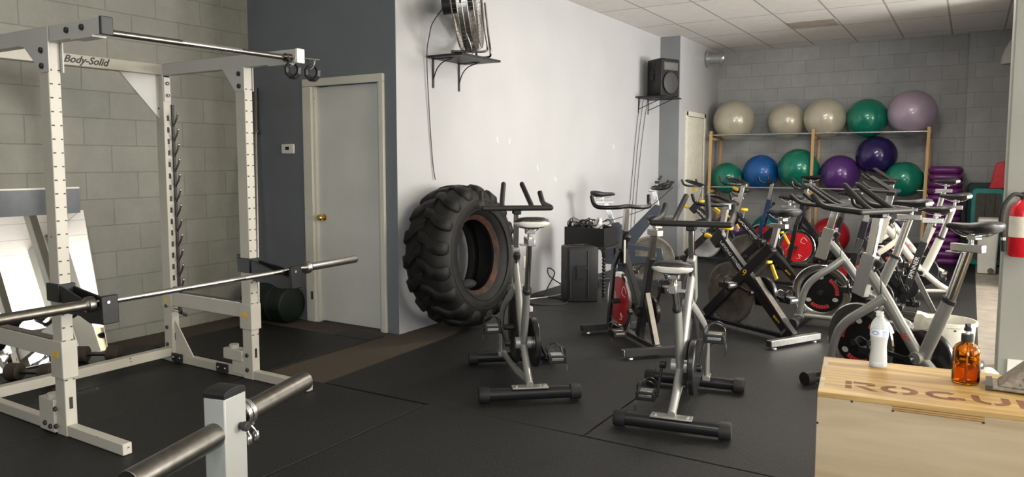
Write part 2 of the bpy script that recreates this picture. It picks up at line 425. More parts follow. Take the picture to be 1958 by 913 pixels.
# ceiling lamps: one seen in the mirror, the other troffers added for light
m_lamp = mat('lit_diffuser', (1, .97, .9), .5, 0, 0, emit=5)
for lx, ly, ex in [(-.9, .4, 22), (2.4, 1.2, 24), (-2.7, -1.6, 14), (2.2, 4.2, 26), (4.4, 7.4, 30), (2.0, 8.6, 30), (-1.3, 6.5, 30), (-.7, 7.6, 45)]:  # fifth follows the mirrored lamp; last two added to brighten the far area
    t = thing('mirrored_or_fill_troffer', 'lit ceiling troffer out of view, one mirrored, the rest added for light', 'light', (lx, ly, H-.03), group='mirrored and added ceiling troffers', world=True)
    MB().bx(lx-.32, lx+.32, ly-.62, ly+.62, H-.03, H-.001).build('frame', M['white'], t)
    MB().bx(lx-.28, lx+.28, ly-.58, ly+.58, H-.034, H-.029).build('diffuser', m_lamp, t)
    area('mirrored_or_fill_light', (lx, ly, H-.05), (0, 0, 0), .5, 1.1, ex, (1, .93, .8))
# stained ceiling tile
tag(MB().bx(-2.09, -1.53, 10.10, 10.62, H-.008, H-.001).build('ceiling_tile', mat('stained_tile', (.46, .40, .34), .85, 0, .18, 6)), 'stained brownish ceiling tile above the exercise balls', 'ceiling tile')

# ---------------------------------------------------------------- floor mats
def floor_mat(x0, x1, y0, y1, label, m='mat', h=.010, cat='mat', name='rubber_mat', group=None, cuts=()):
    return tag(MB().bx(x0, x1, y0, y1, .0005, h).build(name, M[m], bev=.003), label, cat, group)
G = 'black rubber floor mats'
floor_mat(-5.2, -3.925, 3.265, 4.24, 'worn black rubber mat behind the power rack, before the white door', 'mat2', group=G)
floor_mat(-5.3, -4.545, 1.2, 3.255, 'black rubber mat strip between the mirror and the power rack', 'mat2', group=G)
floor_mat(-4.535, -3.925, 1.2, 3.255, 'black rubber mat strip inside the power rack', 'mat2', group=G)
floor_mat(-3.915, -2.6, .0, 3.265, 'black rubber mat in front of the power rack', 'mat', group=G)
floor_mat(-2.59, .09, .0, 3.30, 'black rubber mat under the wooden box', 'mat', group=G)
t = MB(); t.prism([(-3.40, 3.275), (-1.62, 3.31), (-1.62, 6.0), (-3.86, 6.0), (-3.47, 4.76)], (0, 0, .0005), (1, 0, 0), (0, 1, 0), (0, 0, .0095))
tag(t.build('rubber_mat', M['mat'], bev=.002), 'black rubber mat under the big tire and the leftmost silver bike', 'mat', G)
floor_mat(-1.61, .115, 3.31, 6.0, 'black rubber mat under the front bikes at the box', 'mat', group=G)
floor_mat(XW+.01, -1.61, 6.005, 12.1, 'black rubber mat along the white wall under the speaker and bikes', 'mat', group=G)
floor_mat(-1.605, .10, 6.005, 12.1, 'black rubber mat under the back rows of bikes', 'mat', group=G)
floor_mat(-4.30, -3.93, 4.255, 4.44, 'small black rubber mat on the carpet at the white door', 'mat2', .008, group=None)

# ---------------------------------------------------------------- leaning mirror and wall mirror
m_mir = bpy.data.materials.new('mirror_silver'); m_mir.use_nodes = True; bb = m_mir.node_tree.nodes['Principled BSDF']
bb.inputs['Base Color'].default_value = (.86, .87, .86, 1); bb.inputs['Metallic'].default_value = 1; bb.inputs['Roughness'].default_value = .015
def leaning_glass(name, label, y0, y1, z0, z1, xb, xt, frame=False):
    t = thing(name, label, 'mirror', (xb, (y0+y1)/2, z0), world=True)
    d = V((xt-xb, 0, z1-z0)).normalized(); nrm = V((d.z, 0, -d.x))
    L = math.hypot(xt-xb, z1-z0)
    mb = MB(); mb.bar((xb, (y0+y1)/2, z0), V((xb, (y0+y1)/2, z0))+d*L, y1-y0, .008, (0, 1, 0)); mb.build('backing', M['whiteprint'], t)
    mb = MB(); q = nrm*.0052
    a = V((xb, y0+.006, z0))+d*.006+q; 
    mb.prism([(0, 0), (y1-y0-.012, 0), (y1-y0-.012, L-.012), (0, L-.012)], a, (0, 1, 0), d, nrm*.0006); mb.build('glass', m_mir, t, flat=True)
    return t
leaning_glass('mirror', 'tall frameless mirror leaning against block wall behind the power rack', 1.75, 3.01, .012, 1.035, -5.345, -5.592)
t = thing('wall_board', 'dark slate board with bright top edge on block wall above the mirror', 'board', (-5.59, 2.4, .8), world=True)
MB().bx(-5.598, -5.582, 1.75, 2.985, .80, 1.198).build('panel', mat('slate_board', (.045, .055, .065), .3, 0, .35, 6), t)
MB().bx(-5.598, -5.580, 1.75, 2.985, 1.198, 1.21).build('top_trim', M['cream'], t)
# dumbbells lying at the mirror's foot
for i, (x, y, a, lb) in enumerate([(-5.02, 2.33, .5, 'short dark dumbbell on floor left of the rack upright, nearer the viewer'), (-5.10, 2.80, .6, 'short dark dumbbell on floor at the mirror corner behind the rack upright')]):
    t = thing('dumbbell', lb, 'dumbbell', (x, y, .065), a)
    hb = mat('dumbbell_end', (.045, .034, .026), .7) if i == 0 else hb
    for s_ in (-1, 1):
        MB().cyl((-.0+s_*.07, 0, 0), (s_*.15, 0, 0), .055, n=24).build('weight', hb, t, bev=.004)
    MB().cyl((-.08, 0, 0), (.08, 0, 0), .015).build('handle', M['darksteel'], t)

# ---------------------------------------------------------------- power rack
PR = thing('power_rack', 'white chipped power rack with pull-up bar standing on black mats', 'power rack', (-4.28, 2.52, 0), world=True)
UW, UD = .058, .088         # upright: 58 mm in Y, 88 mm in X
XF, XB = -3.821, -4.735     # front face of front uprights / rear face of rear uprights
YA, YC = 1.923, 3.067       # faces toward -Y
def upright(x0, y0, slots):
    mb = MB(); mb.bx(x0, x0+UD, y0, y0+UW, .011, 1.975); u = mb.build('upright', M['rack'], PR, bev=.004)
    mb = MB()
    if slots:
        for i in range(17):
            z = .44+i*.078
            mb.bx(x0+UD-.0005, x0+UD+.0012, y0+UW*.36, y0+UW*.64, z-.018, z+.018)
        mb.bx(x0+UD-.0005, x0+UD+.0012, y0+UW*.36, y0+UW*.64, .16, .21)
    else:
        for i in range(24):
            z = .30+i*.067
            mb.bx(x0+UD-.0005, x0+UD+.001, y0+.004, y0+.018, z-.0035, z+.0035)
            mb.bx(x0+UD-.0005, x0+UD+.001, y0+UW-.015, y0+UW-.004, z-.003, z+.003)
        mb.bx(x0+UD-.0005, x0+UD+.0012, y0+UW*.35, y0+UW*.65, .15, .21)
    mb.build('hole_pattern', M['blackmat'], u, bev=0)
    return u
uA = upright(XF-UD, YA, False); uC = upright(XF-UD, YC, False); uB = upright(XB, YC, True); uD = upright(XB, YA, True)
def bolts(pts, d, parent, r=.014, name='bolt', m='blackmat'):
    for p in pts:
        MB().lathe([(0, 0), (r, 0), (r, .45), (r*.75, .8), (0, 1)], p, V(d)*.014, 6).build(name, M[m], parent, ang=20)
# top arms (X direction) with horns
for y0, capm in ((YA, 'capdark'), (YC, 'white')):
    arm = MB().bx(XB+UD+.0, -3.372, y0+.002, y0+UW-.002, 1.972, 2.050).build('top_arm', M['rackplain'], PR, bev=.004)
    MB().bx(-3.372, -3.352, y0, y0+UW, 1.969, 2.052).build('end_cap', M[capm], arm, bev=.004)
    # bolted corner plates
    for yy in (y0-.007, y0+UW+.001):
        mb = MB(); mb.prism([(-4.06, 2.046), (-3.80, 2.046), (-3.80, 1.83), (-3.87, 1.83), (-4.03, 1.965), (-4.06, 1.965)] if y0 == YA else [(-4.02, 1.975), (-3.815, 1.975), (-3.815, 1.83), (-3.90, 1.83)], (0, yy, 0), (1, 0, 0), (0, 0, 1), (0, .006, 0))
        mb.build('gusset_plate', M['rackplain'], arm)
    pts = [(-3.86, y0-.007, 1.935), (-3.86, y0-.007, 1.86)]
    if y0 == YA: pts += [(-3.64, y0+.002, 2.012), (-3.51, y0+.002, 2.014)]
    bolts(pts, (0, -1, 0), arm, .016)
    MB().bx(-3.60, -3.42, y0-.004, y0+UW+.004, 1.964, 1.972).build('bracket_plate', M['rackplain'], arm)
# rear top beam
tb = MB().bx(XB+.005, XB+UD-.005, 1.2, YC+UW, 1.976, 2.046).build('top_beam', M['rack'], PR, bev=.004)
tb2 = MB().bx(XB, XB+UD, YC-.002, YC+UW+.002, 1.96, 2.052).build('beam_socket', M['rackplain'], tb, bev=.003)
text('Body-Solid', .062, 'lettering', M['blackmat'], tb, (XB+UD-.0045, 2.565, 2.013), (0, 1, 0), (0, 0, 1), .4, 1.0, off=.0012)
mb = MB(); mb.prism([(2.80, 1.976), (3.07, 1.976), (3.07, 1.68)], (XB+.03, 0, 0), (0, 1, 0), (0, 0, 1), (.01, 0, 0)); mb.build('corner_gusset', M['rackplain'], PR)
mb = MB(); mb.bx(XB+UD, XB+UD+.006, YC+.006, YC+UW-.006, 1.80, 1.955); pl = mb.build('bolt_plate', M['rackplain'], PR)
bolts([(XB+UD+.006, YC+UW/2, 1.92), (XB+UD+.006, YC+UW/2, 1.84)], (1.4, 0, 0), pl, .013, m='steel')
bolts([(XB+.03, YC, 1.755), (XB+.035, YC, .40), (XB+.035, YC, .25), (XB+.035, YC, .13)], (0, -1, 0), uB, .013)
# chin-up bar
cb = MB().cyl((-3.412, YA+.05, 1.990), (-3.412, YC+.01, 1.999), .0155, n=18).build('chin_up_bar', M['darksteel'], PR)
MB().cyl((-3.412, YA+.44, 1.994), (-3.412, YA+.80, 1.996), .0162, n=18).build('worn_sleeve', M['chrome'], cb)
MB().cyl((-3.412, YC-.04, 1.999), (-3.412, YC+.004, 1.999), .024, n=18).build('flange', M['rust'], cb)
# base
for y0 in (YA, YC):
    MB().bx(XB+UD, -3.34, y0+.006, y0+UW-.006, .012, .068).build('base_rail', M['rack'], PR, bev=.004)
MB().bx(-4.80, XB, YC+.004, YC+UW, .012, .075).build('base_rail', M['rack'], PR, bev=.004)
MB().bx(XB+.012, XB+UD-.012, YA+UW, YC, .05, .11).build('rear_rail', M['rack'], PR, bev=.004)
for x in (-4.60, -4.12):
    br_ = MB().bx(x-.055, x+.055, YC-.006, YC+.006, .02, .075).build('foot_bracket', M['blackmat'], PR)
    bolts([(x-.035, YC-.006, .05), (x+.035, YC-.006, .05)], (0, -.6, 0), br_, .007, m='steel')
mb = MB(); mb.prism([(XB+UD, .068), (-4.46, .068), (XB+UD, .30)], (0, YC+.025, 0), (1, 0, 0), (0, 0, 1), (0, .008, 0)); mb.build('base_gusset', M['rack'], PR)
# plate pegs near the front uprights
mb = MB(); mb.bx(-4.09, XF-UD, YC-.012, YC+UW, .12, .19); mb.bx(-4.02, XF-UD, YC, YC+UW-.01, .03, .12); pg = mb.build('peg_box', M['rack'], PR, bev=.003)
MB().cyl((-4.02, YC+.02, .19), (-4.02, YC+.02, .215), .03).build('peg', M['rack'], pg)
mb = MB(); mb.bx(-4.05, XF-UD+.001, YA-.014, YA+UW, .02, .19); pg = mb.build('peg_box', M['rack'], PR, bev=.003)
MB().cyl((-3.97, YA+.02, .19), (-3.97, YA+.02, .21), .03).build('peg', M['rack'], pg)
bolts([(-3.99, YA-.014, .06), (-3.885, YA-.014, .15), (-3.885, YA-.014, .06), (-3.94, YA-.014, .05)], (0, -1, 0), pg, .013)
bolts([(-3.87, YC, .165), (-3.87, YC, .07)], (0, -1, 0), uC, .014)
# safety bars with sleeves
for y0 in (YA, YC):
    sb = MB().bx(XB+UD-.03, XF-UD+.01, y0+.002, y0+UW-.002, .405, .495).build('safety_bar', M['rack'], PR, bev=.004)
    MB().bx(XB+UD+.02, XF-UD-.02, y0+.006, y0+UW-.006, .495, .501).build('wear_strip', M['darksteel'], sb)
    MB().bx(XF-UD-.012, XF+.012, y0-.010, y0+UW+.010, .335 if y0 == YC else .31, .50).build('sleeve', M['rack'], sb, bev=.004)
    MB().bx(XF-UD+.02, XF-UD+.065, y0-.0125, y0-.0095, .415, .445).build('caution_sticker', M['yellow'], sb)
    MB().bx(XB-.008, XB+UD+.01, y0-.006, y0+UW+.006, .40, .50).build('sleeve', M['rack'], sb, bev=.004)
    MB().bx(XB+.02, XB+.055, y0-.0085, y0-.0055, .425, .452).build('caution_sticker', M['yellow'], sb)
mb = MB(); mb.cyl((XB+UD+.0, YC+.02, .375), (XB+UD+.09, YC+.02, .372), .012); pk = mb.build('pin', M['steel'], PR)
mb = MB(); mb.cyl((XB+UD+.075, YC+.02, .365), (XB+UD+.13, YC-.02, .395), .013); mb.cyl((XB+UD+.085, YC+.0, .372), (XB+UD+.10, YC+.05, .34), .010); mb.build('pull_handle', M['blackmat'], pk)
# hook ladder on the rear upright
mb = MB(); mb.bx(XB+UD+.001, XB+UD+.012, YC+UW-.004, YC+UW+.014, .36, 1.78); ld = mb.build('catch_strip', M['blackmat'], PR)
for i in range(13):
    z = .44+i*.103
    mb = MB(); x = XB+UD+.012
    mb.tube([(x, YC+UW, z-.04), (x+.018, YC+UW, z-.02), (x+.040, YC+UW, z+.008), (x+.052, YC+UW, z+.038)], .0055, 8, 3, r2=.008, side=(0, 1, 0)); mb.ball((x+.053, YC+UW, z+.040), .010, n=10)
    mb.build('catch_hook', M['steel'], ld)
# long black bar catches
for y0 in (YA, YC):
    x0 = XF
    c = MB(); c.prism([(-4.02, .80), (-3.60, .745), (-3.50, .705), (-3.445, .705), (-3.445, .63), (-3.55, .625), (-3.80, .70), (-4.02, .715)], (0, y0+UW+.004, 0), (1, 0, 0), (0, 0, 1), (0, .012, 0))
    cc = c.build('bar_catch', M['plastic'], PR, bev=.003)
    MB().bx(XF-UD-.014, XF+.012, y0-.012, y0+UW+.016, .70, .79).build('catch_collar', M['plastic'], cc, bev=.003)
    mb = MB(); mb.prism([(-3.80, .785), (-3.56, .722), (-3.46, .70), (-3.46, .63), (-3.55, .625), (-3.80, .70)], (0, y0-.006, 0), (1, 0, 0), (0, 0, 1), (0, .012, 0)); mb.build('side_plate', M['plastic'], cc, bev=.003)
    MB().bx(-3.462, -3.438, y0-.006, y0+UW+.016, .63, .765).build('end_plate', M['plastic'], cc, bev=.004)
    MB().bx(-3.80, -3.462, y0+.006, y0+UW+.004, .648, .690).build('shelf', M['plastic'], cc)
    MB().cyl((-3.4385, y0+.025, .735), (-3.434, y0+.025, .735), .008, n=10).build('bolt', M['steel'], cc)

# barbell on the catches
def barbell(name, label, p0, d, L0=1.31, cat='barbell'):
    """p0 = left collar inner face, d = direction, full Olympic bar"""
    p0 = V(p0); d = V(d).normalized()
    t = thing(name, label, cat, p0, world=True)
    MB().cyl(p0-d*.02, p0+d*(L0+.02), .0142, n=18).build('shaft', M['chrome'], t)
    for a, b_ in ((.25, .45), (.52, .78), (.86, 1.06)):
        MB().cyl(p0+d*a, p0+d*b_, .0150, n=18).build('knurled_grip', M['steel'], t)
    for s_, o_ in ((-1, p0), (1, p0+d*L0)):
        dd = d*s_
        k = MB(); k.lathe([(0, 0), (.036, 0), (.038, .004/.45), (.038, .03/.45), (.031, .034/.45), (.026, .045/.45), (.0252, .05/.45), (.0252, .443/.45), (.022, 1), (0, 1)], o_, dd*.45, 28)
        sl = k.build('sleeve', M['steel'] if s_ > 0 else M['darksteel'], t)
    return t
barbell('barbell', 'chrome barbell resting across the black catches of the power rack', (-3.492, 1.905, .728), (0, 1, .008))
t = thing('loading_pin', 'steel bar with one thick sleeve leaning in the corner behind the rack', 'bar', (-5.06, 4.14, .012), world=True)
pa, pb = V((-5.06, 4.14, .012)), V((-5.46, 4.50, 2.045)); dd = pb-pa
MB().cyl(pa, pa+dd*.82, .0145, n=16).build('shaft', M['steel'], t)
MB().lathe([(0, 0), (.036, 0), (.036, .06), (.0255, .07), (.0255, 1), (0, 1)], pa+dd*.80, dd*.20, 24).build('sleeve', M['darksteel'], t)
# barbell clips on a thin rod off the rack arm
rod = tag(MB().cyl((-3.385, 3.00, 2.0), (-3.33, 3.22, 2.0), .004, n=8).build('hanger_rod', M['steel']), 'thin steel rod clamped under the white rack arm end', 'rod')
for i, (y, lb) in enumerate(((3.045, 'black spring clip hanging from rack arm, left of the pair'), (3.195, 'black spring clip hanging from rack arm, right of the pair'))):
    t = thing('barbell_clip', lb, 'barbell clip', (-3.365, y, 1.925), .65, group='barbell clips on the rack arm')
    mb = MB(); mb.tube([(.036*math.cos(a), 0, .042*math.sin(a)) for a in [PI/2+.5+i_*(2*PI-1.1)/7 for i_ in range(8)]], .015, 6, 0, r2=.026, side=(0, 1, 0)); mb.build('ring', M['blackmat'], t, ang=25)
    mb = MB(); mb.bar((-.012, 0, .045), (-.032, 0, .085), .03, .012); mb.build('handle', M['blackmat'], t, bev=.002)
    mb = MB(); mb.tube([(.016, 0, .075), (.006, 0, .03), (-.03, .0, .01), (-.02, .0, -.044), (.02, .0, -.048), (.044, .0, -.02)], .0035, 6); mb.build('lever', M['chrome'], t)

# ---------------------------------------------------------------- alcove things
t = thing('thermostat', 'small white thermostat on grey wall left of the white door', 'thermostat', (-5.10, YD, 1.505), world=True)
MB().bx(-5.178, -5.022, YD-.022, YD-.001, 1.462, 1.548).build('housing', M['white'], t, bev=.008)
MB().bx(-5.125, -5.078, YD-.0235, YD-.021, 1.495, 1.525).build('screen', M['blackmat'], t)
# dark green punch bag lying in corner
t = thing('punch_bag', 'dark green heavy bag lying on the floor in the alcove corner', 'punch bag', (-5.3, 4.28, 0), world=True)
qa, qd = V((-5.42, 4.375, .165)), V((.50, .01, 0))
MB().lathe([(0, 0), (.12, 0), (.148, .02), (.158, .06), (.158, .94), (.148, .98), (.12, 1), (0, 1)], qa, qd, 32).build('body', M['darkgreen'], t)
for f in (.25, .62): MB().lathe([(.1585, 0), (.1625, .2), (.1625, .8), (.1585, 1)], qa+qd*f, qd*.08, 32).build('strap', M['blackmat'], t)

# ---------------------------------------------------------------- weight-horn post in the foreground
FX, FY, FA = -2.10, 1.60, math.radians(103)
t = thing('weight_post', 'pale steel post with black cap and weight horns, cut by the photo bottom', 'weight post', (FX-.055, FY+.01, 0), FA)
PW = .088
MB().box((0, 0, .325), (PW*1.25, PW, .55)).build('post', mat('post_paint', (.36, .37, .35), .4, .1, .03, 5), t, bev=.005)
mb = MB(); mb.loft([[(x*PW*.635*s_, y*PW*.51*s_, z) for x, y in ((-1, -1), (1, -1), (1, 1), (-1, 1))] for s_, z in ((1, .598), (1, .612))]); cap = mb
rings = []
for i in range(7):
    a = i/6*PI; x = -math.cos(a)*PW*.635
    z = .612+math.sin(a)*.018
    rings.append([(x, -PW*.51, .606), (x, PW*.51, .606), (x, PW*.51, z), (x, -PW*.51, z)])
mb.loft(rings); mb.build('cap', M['plastic'], t, bev=.002)
MB().cyl((.05, 0, .50), (.11, 0, .5), .02).build('spigot', M['steel'], t)
MB().cyl((.10, 0, .497), (.47, 0, .512), .039, n=28).build('weight_horn', M['darksteel'], t, bev=.002)
MB().cyl((-.05, 0, .472), (-.42, 0, .455), .042, n=28).build('weight_horn', M['darksteel'], t, bev=.002)
mb = MB()
for g in range(2):
    pts = [(.062+g*.026+i/16*.0065, .050*math.cos(i*2*PI/16), .500+.050*math.sin(i*2*PI/16)) for i in range(16*3+1)]
    mb.tube(pts, .0034, 8)
sp = mb.build('collar_spring', M['chrome'], t)
mb = MB()
for g in range(2): mb.tube([(.075+g*.03, -.01, .468), (.078+g*.035, -.035, .43), (.08+g*.04, -.03, .39), (.085+g*.04, -.01, .40)], .0034, 8, 4); mb.ball((.082+g*.04, -.03, .41), .013, (1, 1, 1.8), 12)
mb.build('spring_handle', M['chrome'], sp)
mb = MB(); mb.lathe([(0, 0), (.012, 0), (.012, .4), (.017, .45), (.017, .9), (.013, 1), (0, 1)], (.02, -PW/2, .485), (0, -.035, 0), 16); mb.build('pop_pin', M['blackmat'], t)
MB().box((0, 0, .037), (.5, .09, .05)).build('base_foot', M['plastic'], t, bev=.005)
MB().box((0, 0, .038), (.09, .5, .053)).build('base_foot', M['plastic'], t, bev=.005)

# ---------------------------------------------------------------- tire
def build_tire():
    R, RH, W = .590, .302, .41
    t = thing('tractor_tire', 'huge black tractor tire leaning upright against the white wall', 'tire', (-3.575, 5.02, 0), 0)
    cz = R+.0; tilt = Matrix.Rotation(math.radians(-5.0), 4, 'Y'); OFF = V((.0, 0, cz+.026))
    def tf(p): return (tilt @ V(p))+OFF
    ax = lambda r, x, a: tf((x, r*math.cos(a), r*math.sin(a)))
    N = 96; hw = W/2
    prof = [(RH, -hw+.115), (RH-.010, -hw+.092), (RH+.02, -hw+.062), (.38, -hw-.012), (.46, -hw-.004), (.52, -hw+.022), (.555, -hw+.075), (R-.022, 0), (.555, hw-.075), (.52, hw-.022), (.46, hw+.004), (.38, hw+.012), (RH+.02, hw-.062), (RH-.010, hw-.092), (RH, hw-.115), (RH+.05, hw-.105), (.46, hw-.05), (.51, 0), (.46, -hw+.05), (RH+.05, -hw+.105)]
    mb = MB(); mb.loft([[ax(r, x, 2*PI*k/N) for r, x in prof] for k in range(N)], True, False)
    mb.bm.verts.ensure_lookup_table(); n = len(prof); vs = list(mb.bm.verts)
    A, B = vs[-n:], vs[:n]
    for k in range(n): mb.bm.faces.new((A[k], A[(k+1) % n], B[(k+1) % n], B[k]))
    mb.build('carcass', M['tire'], t, ang=70)
    # broad wavy lugs that fade into the shoulder
    NL = 17
    for side in (-1, 1):
        for i in range(NL):
            a0 = 2*PI*(i+(.5 if side > 0 else 0))/NL
            rings = []
            #        x      angle  half-width r_top  r_bottom
            steps = [(-.02, .00, .052, R-.004, R-.06), (.045, .025, .054, R, R-.06), (.085, .075, .050, R, R-.06), (.125, .105, .056, R-.008, .52), (.165, .115, .064, R-.026, .50), (hw-.012, .115, .066, .543, .47), (hw+.004, .112, .058, .510, .455), (hw+.006, .110, .040, .470, .445)]
            for j, (x, da, wd, rt, rb) in enumerate(steps):
                aa = a0+da*1.5; wa = wd/R; xx = side*x; inn = side*(.0 if j < 5 else .03)
                rings.append([ax(rb, xx-inn, aa-wa), ax(rb, xx-inn, aa+wa), ax((rt*2+rb)/3, xx-inn*.3, aa+wa*.98), ax(rt, xx, aa+wa*.72), ax(rt, xx, aa-wa*.72), ax((rt*2+rb)/3, xx-inn*.3, aa-wa*.98)])
            mb = MB(); mb.loft(rings); mb.build('tread_lug', M['tire'], t, ang=65)
    # rusty rim bead
    mb = MB(); pr = [(RH-.009, hw-.088), (RH+.018, hw-.060), (RH+.034, hw-.048), (RH+.018, hw-.068)]
    mb.loft([[ax(r, x, 2*PI*k/N) for r, x in pr] for k in range(N+1)], True, False); mb.build('rusty_bead', M['rust'], t)
    # moulded sidewall rings and lettering bars
    mb = MB()
    for rr in (.375, .445):
        mb.tube([ax(rr, hw+.011 if rr < .43 else hw+.005, 2*PI*k/64) for k in range(64)], .004, 6, closed=True)
    mb.build('sidewall_ring', M['tire'], t)
    return t
build_tire()
tag(MB().ball((-3.55, 5.03, .370), .055, (1.2, 2.2, .75), 20).build('cloth_bundle', mat('dark_cloth', (.02, .02, .022), .8, 0, .3, 12, .6)), 'dark bundled cloth lying inside the big tire', 'cloth')

# ---------------------------------------------------------------- fan on its shelf
t = thing('wall_shelf', 'dark shelf on curved brackets holding the fan, high on the white wall', 'shelf', (XW, 5.2, 2.25), world=True)
MB().bx(XW+.001, XW+.37, 4.93, 5.50, 2.250, 2.268).build('board', M['plastic'], t, bev=.002)
def bracket(y, z, t, straight=False, L=.24, d=.22):
    mb = MB(); mb.bx(XW+.001, XW+.007, y-.012, y+.012, z-L, z); mb.bx(XW+.001, XW+d, y-.012, y+.012, z-.006, z)
    if straight: mb.bar((XW+.006, y, z-L*.72), (XW+d*.95, y, z-.008), .016, .008)
    else: mb.tube([(XW+.006, y, z-L*.72), (XW+.04, y, z-L*.38), (XW+.10, y, z-.035), (XW+d*.9, y, z-.008)], .005, 8, 4)
    b_ = mb.build('bracket', M['blackmat'], t)
for y in (5.02, 5.39): bracket(y, 2.25, t)
fa = math.radians(28); FC = V((-3.60, 5.13, 2.70)); fd = V((math.cos(fa), math.sin(fa), .10)).normalized(); fu = V((0, 0, 1))-fd*fd.z; fu.normalize(); fs = fd.cross(fu)
t = thing('drum_fan', 'round wire-guard floor fan set on the high wall shelf', 'fan', (-3.6, 5.13, 2.268), world=True)
fR = .40
def fp(x, r, a): return FC+fd*x+fu*(r*math.cos(a))+fs*(r*math.sin(a))
mb = MB()
for x, r in ((-.085, fR*.93), (-.04, fR), (0, fR+.01), (.04, fR), (.085, fR*.93), (-.11, fR*.55), (.11, fR*.55)):
    mb.tube([fp(x, r, 2*PI*k/48) for k in range(48)], .0035 if abs(x) < .1 else .0025, 6, closed=True)
for k in range(64):
    a = 2*PI*k/64
    mb.tube([fp(-.125, .07, a), fp(-.11, fR*.55, a), fp(-.085, fR*.93, a), fp(0, fR+.006, a), fp(.085, fR*.93, a), fp(.11, fR*.55, a), fp(.125, .07, a)], .0016, 5)
mb.build('wire_guard', M['wirefan'], t)
mb = MB(); mb.loft([[fp(-.045, fR*.985, 2*PI*k/48), fp(.045, fR*.985, 2*PI*k/48), fp(.045, fR*.97, 2*PI*k/48), fp(-.045, fR*.97, 2*PI*k/48)] for k in range(49)], True, False); mb.build('drum', M['steel'], t)
MB().cyl(FC-fd*.20, FC-fd*.02, .075).build('motor', M['blackmat'], t)
MB().cyl(FC-fd*.03, FC+fd*.05, .06).build('hub', M['blackmat'], t)
for k in range(3):
    a = 2*PI*k/3; mb = MB(); rr = []
    for r, tw, ch in ((.05, .6, .05), (.18, .45, .09), (.34, .3, .11)):
        c0 = fp(0, r, a); tg = (fu*(-math.sin(a))+fs*math.cos(a))
        e = (tg*math.cos(tw)+fd*math.sin(tw))*ch; nn = e.cross(fu*math.cos(a)+fs*math.sin(a)).normalized()*.002
        rr.append([c0-e+nn, c0+e+nn, c0+e-nn, c0-e-nn])
    mb.loft(rr); mb.build('blade', M['steel'], t)
for s_ in (-1, 1):
    q = fs*s_*.0
    base = FC+fs*s_*(fR*.62)
    mb = MB(); p = FC+fs*s_*(fR+.03)
    mb.tube([(FC+fs*s_*(fR+.025)), V((FC.x+fs.x*s_*.30, FC.y+fs.y*s_*.30, 2.50)), V((FC.x+fs.x*s_*.20+.05, FC.y+fs.y*s_*.20+.03, 2.30)), V((FC.x+fs.x*s_*.17+.02, FC.y+fs.y*s_*.17, 2.281)), V((FC.x+fs.x*s_*.16-.09, FC.y+fs.y*s_*.16-.06, 2.281))], .011, 10, 4)
    mb.build('leg', M['darksteel'], t)
    q = FC+fd*.135+fs*s_*.16; mb = MB(); mb.tube([q+V((0, 0, .02)), (q.x+fd.x*.03, q.y+fd.y*.03, 2.46), (q.x+fd.x*.05-fs.x*s_*.03, q.y+fd.y*.05-fs.y*s_*.03, 2.32), (q.x+fd.x*.03, q.y+fd.y*.03, 2.281), (q.x-fd.x*.10, q.y-fd.y*.10, 2.281)], .009, 10, 4)
    mb.build('leg', M['darksteel'], t)
def cord(pts, label, r=.004, m='blackmat', name='cable', sm=5, cat='cord', group=None):
    return tag(MB().tube(pts, r, 6, sm).build(name, M[m] if isinstance(m, str) else m), label, cat, group)
MB().tube([FC-fd*.18, FC-fd*.2+V((-.01, -.12, -.15)), (XW+.06, 4.90, 2.42), (XW+.03, 4.905, 2.28), (XW+.018, 4.93, 2.0), (XW+.012, 4.97, 1.6), (XW+.012, 5.0, 1.35), (XW+.018, 5.02, 1.24)], .0045, 6, 5).build('power_cord', M['blackmat'], t)

